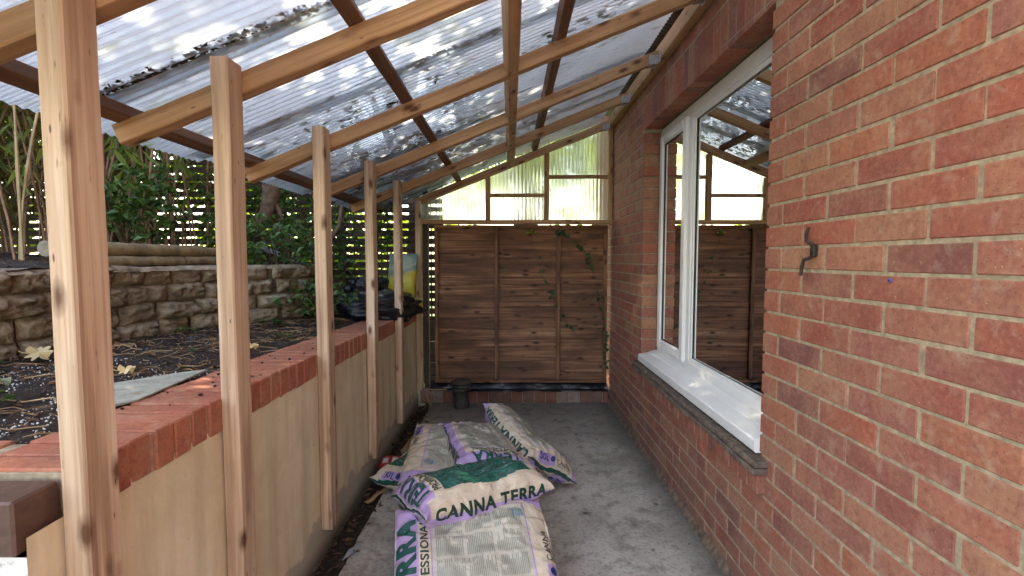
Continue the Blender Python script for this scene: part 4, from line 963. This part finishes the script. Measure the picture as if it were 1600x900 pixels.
    def print(s):
        h = s.G/2; L_ = s.L/2; fr0 = h; bk0 = h+s.W+s.G
        for base, front in ((fr0, True), (bk0, False)):
            s.put(TXT['TERRA'], (base+0.03, L_-0.106), (s.W-0.06, 0), (0, 0.082), 'ink_green')
            s.put(TXT['PROFESSIONAL'], (base+0.035, L_-0.150), (s.W-0.07, 0), (0, 0.031), 'ink_dark')
            s.put(TXT['50L'], (base+0.028, -L_+0.030), (0.078, 0), (0, 0.040), 'ink_navy'); s.put(DISC, (base+0.122, -L_+0.033), (0.034, 0), (0, 0.034), 'ink_navy', 'emblem')
            s.put(TXT['CANNA'], (base+0.182, -L_+0.038), (0.15, 0), (0, 0.032), 'ink_dark'); s.put(BAR, (base+0.182, -L_+0.029), (0.15, 0), (0, 0.003), 'ink_dark', 'underline')
        for yy in (L_-0.162, -L_+0.122): s.put(BAR, (bk0+0.01, yy), (s.W-0.02, 0), (0, 0.004), 'ink_lilac', 'border_line', off=.0014)
        for uu in (0.018, s.W-0.022): s.put(BAR, (bk0+uu, -L_+0.126), (0.004, 0), (0, 2*L_-0.288), 'ink_lilac', 'border_line', off=.0014)
        s.put(PRINT, (bk0+0.035, -L_+0.135), (s.W-0.07, 0), (0, 2*L_-0.305), 'ink_grey', 'small_print', off=.0012, step=.03)
        s.put(CODE, (bk0+s.W-0.085, -L_+0.132), (0.034, 0), (0, 0.045), 'ink_blue', 'barcode', off=.0017)
        # gusset words, tops towards the front panel: left reads from top end down, right reads upward
        s.put(TXT['CANNA TERRA'], (-0.036, L_-0.095), (0, -(2*L_-0.165)), (0.062, 0), 'ink_dark')
        s.put(TXT['CANNA TERRA'], (h+s.W+s.G/2+0.036, -L_+0.07), (0, (2*L_-0.165)), (-0.062, 0), 'ink_green')
TXT = {}
def mk(txt, bold, sx=1.0):
    cu = bpy.data.curves.new('tmp', 'FONT'); cu.body = txt; cu.size = 1; cu.offset = bold; cu.resolution_u = 4; cu.space_character = sx
    o = bpy.data.objects.new('tmp', cu); COL.objects.link(o); bpy.context.view_layer.update(); ev = o.evaluated_get(bpy.context.evaluated_depsgraph_get()); me = ev.to_mesh()
    P_ = [(v_.co.x, v_.co.y) for v_ in me.vertices]; F_ = [tuple(p.vertices) for p in me.polygons]; ev.to_mesh_clear(); bpy.data.objects.remove(o); bpy.data.curves.remove(cu)
    x0 = min(p[0] for p in P_); x1 = max(p[0] for p in P_); y0 = min(p[1] for p in P_); y1 = max(p[1] for p in P_)
    return [((p[0]-x0)/(x1-x0), (p[1]-y0)/(y1-y0)) for p in P_], F_
for t_, bo, sp_ in (('TERRA', 0.05, 1.16), ('PROFESSIONAL', 0.022, 1.04), ('50L', 0.02, 1.0), ('CANNA', 0.004, 1.1), ('CANNA TERRA', 0.042, 1.12)): TXT[t_] = mk(t_, bo, sp_)
DISC = ([(0.5+0.5*math.cos(2*math.pi*k/20), 0.5+0.5*math.sin(2*math.pi*k/20)) for k in range(20)], [tuple(range(20))])
BAR = ([(0, 0), (1, 0), (1, 1), (0, 1)], [(0, 1, 2, 3)])
def rects(l):
    v_ = []; f_ = []
    for (a, b_, c, d) in l: k = len(v_); v_ += [(a, b_), (c, b_), (c, d), (a, d)]; f_.append((k, k+1, k+2, k+3))
    return v_, f_
CODE = rects([(i*0.12, 0, i*0.12+R.choice((.05, .08)), 0.72) for i in range(8)]+[(0, .8, .95, 1.0)])
pr_ = []
rp = random.Random(99)
for cx_ in range(4):
    y = 0.0; xa = cx_*0.255; 
    while y < 0.97:
        if int(y*100) % 33 < 3: y += 0.03; continue
        ln = rp.choice((.22, .22, .22, .215, .17, .12)); pr_.append((xa, y, xa+ln, y+0.0105)); y += 0.0195
PRINT = rects(pr_)

sacks = [
 Sack((-0.125, 1.73, 0.125), (-0.975, -0.22, 0.03), (0.02, 0.50, -0.86), 1, W=0.46, G=0.12, thick=0.95, L=0.60, lab='front compost sack lying with small print facing up, under the crosswise sack'),
 Sack((-0.435, 2.74, 0.080), (0.40, 0.92, 0.03), (0, -0.1, 1), 2, thick=0.85, lab='compost sack at far left beside the rendered wall, only its 50L corner showing'),
 Sack((-0.235, 2.58, 0.185), (0.98, 0.06, -0.12), (-0.1, 0.08, -1), 3, W=0.62, thick=0.75, lab='compost sack with its 50L edge running along the left, between two others'),
 Sack((-0.150, 2.515, 0.245), (0.26, -0.96, 0.06), (-0.22, 0.04, -1), 4, W=0.36, bend=-0.02, thick=0.9, L=0.68, lab='upside-down lettered compost sack in the middle behind the crosswise sack'),
 Sack((-0.165, 2.02, 0.262), (-0.85, -0.52, 0.04), (0.14, 0.30, 1), 5, W=0.36, G=0.165, thick=1.0, lab='crosswise compost sack on top of the heap with its side lettering facing front', L=0.58),
 Sack((0.070, 2.80, 0.185), (-0.42, 0.86, 0.16), (-0.58, -0.05, -0.80), 6, W=0.35, bend=-0.02, thick=1.05, lab='rearmost compost sack leaning on the right of the heap, lettering along its left side', L=0.70, n=2.4, gather=0.16),
]
for s_ in sacks: s_.build()
b = MB(); b.grid(lambda u, v: (-0.40+0.09*u+0.02*v, 1.60+0.12*v, 0.02+0.03*u+0.008*fb(u*3, v*3, 0, 1.5)), 10, 10)
tag(b.build('film_scrap', 'ink_green', origin=(-0.38, 1.66, 0.02), smooth=True), 'scrap of green film sticking out left of the front sack', 'scrap')

# red packet, yellow sack, offcuts, strips
b = MB()
def rp_(u, v):
    x = (u-.5)*0.15; y = (v-.5)*0.10; e = (1-abs(2*u-1)**4)*(1-abs(2*v-1)**4); c = Vector((-0.70, 2.80, 0.05)); return c+Vector((x, y, 0.030*e+0.004*fb(u*4, v*4, 1, 2)+0.02*(0.5-v)*-1))
b.grid(rp_, 20, 14); b.grid(lambda u, v: rp_(u, v)-Vector((0, 0, 0.046*((1-abs(2*u-1)**4)*(1-abs(2*v-1)**4)))), 20, 14)
rpk = b.build('foil_packet', 'red', origin=(-0.70, 2.80, 0.05), smooth=True); tag(rpk, 'small shiny red packet between the rendered wall and the sacks', 'packet')
for (u0, u1) in ((0.15, 0.38), (0.52, 0.85)):
    b = MB(); b.grid(lambda u, v: rp_(u0+(u1-u0)*u, 0.15+0.4*v)+Vector((0, -.001, 0.002)), 6, 6); b.build('packet_label', 'white', rpk, True)
yc = (-0.88, 3.93, 1.12)
def ysack(u, v):
    th = 2*math.pi*u; z = v*0.37-0.185; e = 1-abs(2*v-1)**4; x = 0.115*math.copysign(abs(math.cos(th))**.6, math.cos(th)); y = 0.05*math.sin(th)*e
    return (yc[0]+x*(1+0.06*fb(z*8, x*4, 0, 1))+0.015*math.sin(z*9), yc[1]+y+0.01*fb(x*9, z*9, 0, 1), yc[2]+z)
t = NT('yellow_blue_film', 0.4); v = t.coord('World'); sx = t.add('ShaderNodeSeparateXYZ'); t.L(v, sx.inputs[0])
fz = t.math('ADD', t.math('ADD', sx.outputs[2], t.math('MULTIPLY', t.noise(v, 8, 2), 0.25)), t.math('MULTIPLY', sx.outputs[0], -0.25))
c = t.ramp(t.math('SUBTRACT', fz, 0.9), [(0.0, (0.50, 0.40, 0.04)), (0.56, (0.50, 0.43, 0.05)), (0.60, (0.12, 0.20, 0.20)), (0.68, (0.30, 0.38, 0.30)), (0.72, (0.14, 0.22, 0.22))]); M['yfilm'] = t.base(c, 0.4, t.bump(t.noise(v, 15, 3), 0.4, 0.01))
b = MB(); b.grid(ysack, 40, 30); tag(b.build('plastic_sack', 'yfilm', origin=yc, smooth=True), 'yellow and blue plastic sack standing by the trellis behind the fifth post', 'sack')
b = MB(); b.chbox((-0.80, 3.93, 0.905), (0.14, 0.12, 0.075), 0.015, Matrix.Rotation(0.4, 3, 'Z')); yb = b.build('carton', m_simple('yellow_card', (0.5, 0.36, 0.05), 0.5), origin=(-0.8, 3.93, 0.9)); tag(yb, 'small crushed yellow carton lying at the end of the coping', 'carton')
b = MB(); b.chbox((-0.80, 3.866, 0.905), (0.07, 0.004, 0.045), 0.001, Matrix.Rotation(0.4, 3, 'Z')); b.build('carton_label', 'red', yb)

OFF = [((-0.72, 4.04, 0.10), (-0.66, 3.95, 0.03), .016, .009, 'short pale wood offcut leaning at the back left corner'), ((-0.69, 4.11, 0.13), (-0.55, 4.12, 0.133), .02, .009, 'flat wood offcut on the kerb at the back left corner'),
       ((-0.70, 3.02, 0.02), (-0.40, 3.15, 0.05), .016, .004, 'long thin pale wood splinter behind the sacks'), ((-0.74, 2.42, 0.006), (-0.66, 2.58, 0.016), .022, .008, 'orange wood splinter lying in the channel'),
       ((-0.70, 3.05, 0.02), (-0.66, 3.40, 0.03), .030, .004, 'curled bark strip by the far end of the channel')]
for (p0, p1, w_, d_, lab) in OFF:
    b = MB(); b.beam(p0, p1, w_, d_, (0, 0, 1), 0.001, 6, 0.004); tag(b.build('wood_offcut', 'driftwood', origin=p0), lab, 'offcut', 'wood offcuts on the floor')
b = MB()
for k in range(420):
    x = R.uniform(-0.795, -0.66); y = 1.7+2.35*R.random(); an = R.uniform(0, 6.28); s_ = R.uniform(.008, .032); b.leaf((x, y, -0.012+R.uniform(0, .02)), (math.cos(an), math.sin(an), R.uniform(-.1, .3)), (R.gauss(0, .4), R.gauss(0, .4), 1), s_*1.5, s_*.5)
for k in range(120):
    x = R.choice((R.uniform(-.6, .8), R.uniform(.74, .86))); y = R.uniform(1.7, 4.1); an = R.uniform(0, 6.28); s_ = R.uniform(.003, .010); b.leaf((x, y, .005), (math.cos(an), math.sin(an), R.uniform(0, .3)), (R.gauss(0, .3), R.gauss(0, .3), 1), s_*1.5, s_*.6)
tag(b.build('floor_litter', 'leaf_dead'), 'dead leaves and chips caught in the channel and along the floor edges', 'leaf litter', kind='stuff')
b = MB(); b.leaf((-0.70, 1.93, 0.008), (0.35, 1, 0.05), (0.1, 0, 1), 0.17, 0.035, .05); tag(b.build('plastic_strip', 'greyplastic', origin=(-.7, 1.93, 0)), 'pale plastic strip lying in the channel by the wall', 'strip')

# ------------------------------------------------------------------ trees outside
def tree(name, lab, x, y, h, cr, cz_, n, leaf, mat, seed, zb=-0.06, squash=0.8):
    rr = random.Random(seed); g = empty(name, (x, y, zb), lab, 'tree', 'trees beyond the fences'); tr_ = MB(); cl = []
    tr_.tube([(x, y, zb), (x+.08, y, zb+h*.3), (x-.05, y+.05, zb+h*.6), (x, y, zb+h*.9)], [.16, .13, .09, .03], 10)
    for k in range(16):
        an = rr.uniform(0, 6.28); z = h*rr.uniform(.3, .75); d = rr.uniform(.4, .95)*cr; e = Vector((x+math.cos(an)*d, y+math.sin(an)*d, cz_+rr.uniform(-.8, .9)*cr*squash)); tr_.tube([(x, y, zb+z), (Vector((x, y, zb+z))+e)/2+Vector((0, 0, .1)), e], [.05, .03, .01], 6); cl.append((e, cr*rr.uniform(.28, .5)))
    for k in range(10): cl.append((Vector((x+rr.uniform(-.6, .6)*cr, y+rr.uniform(-.6, .6)*cr, cz_+rr.uniform(-.6, .9)*cr*squash)), cr*rr.uniform(.3, .5)))
    lf = MB()
    for k in range(n):
        c, r_ = cl[rr.randrange(len(cl))]; d = Vector((rr.gauss(0, 1), rr.gauss(0, 1), rr.gauss(0, 1))).normalized()*r_*(rr.random()**.45); p = c+d; an = rr.uniform(0, 6.28); l = leaf*rr.uniform(.6, 1.3)
        lf.leaf(p, (math.cos(an), math.sin(an), rr.uniform(-.8, .3)), (rr.gauss(0, .6), rr.gauss(0, .6), 1), l, l*.6)
    tr_.build('trunk', 'bark', g, True); lf.build('crown', mat, g)
tree('broadleaf_tree', 'broad light green tree beyond the gable panels', 0.3, 8.0, 5.0, 1.6, 2.6, 2600, .15, 'leaf_light', 1)
tree('broadleaf_tree', 'green tree with a low crown beyond the trellis', -3.4, 8.0, 3.6, 1.8, 1.5, 6000, .14, 'leaf_light', 2)
tree('broadleaf_tree', 'tall dark tree with a crown hanging over the far end of the roof', -1.2, 6.0, 6.2, 2.5, 4.6, 20000, .15, 'leaf_tree', 3)
tree('broadleaf_tree', 'dense tree behind the bamboo on the left', -7.0, 5.2, 5.0, 2.4, 2.8, 9000, .17, 'leaf_tree', 4)
tree('broadleaf_tree', 'tree whose branches reach over the middle of the roof', -3.4, 4.0, 5.6, 1.6, 4.1, 8000, .12, 'leaf_tree', 5, 1.2)
tree('broadleaf_tree', 'distant tree seen beyond the house corner', 3.4, 11.0, 6.0, 2.4, 3.2, 6000, .2, 'leaf_light', 6)

tree('broadleaf_tree', 'added unseen tree left of the bank, blocking the sun', -6.5, 2.2, 5.2, 2.3, 3.6, 9000, .22, 'leaf_tree', 7)  # added out of view to keep direct sun off the floor
tree('broadleaf_tree', 'added dense tree behind the bamboo and trellis corner, blocking the sun', -5.2, 6.6, 6.4, 2.4, 4.2, 9000, .2, 'leaf_tree', 9)  # dense crown added on the sun side to shade the canopy
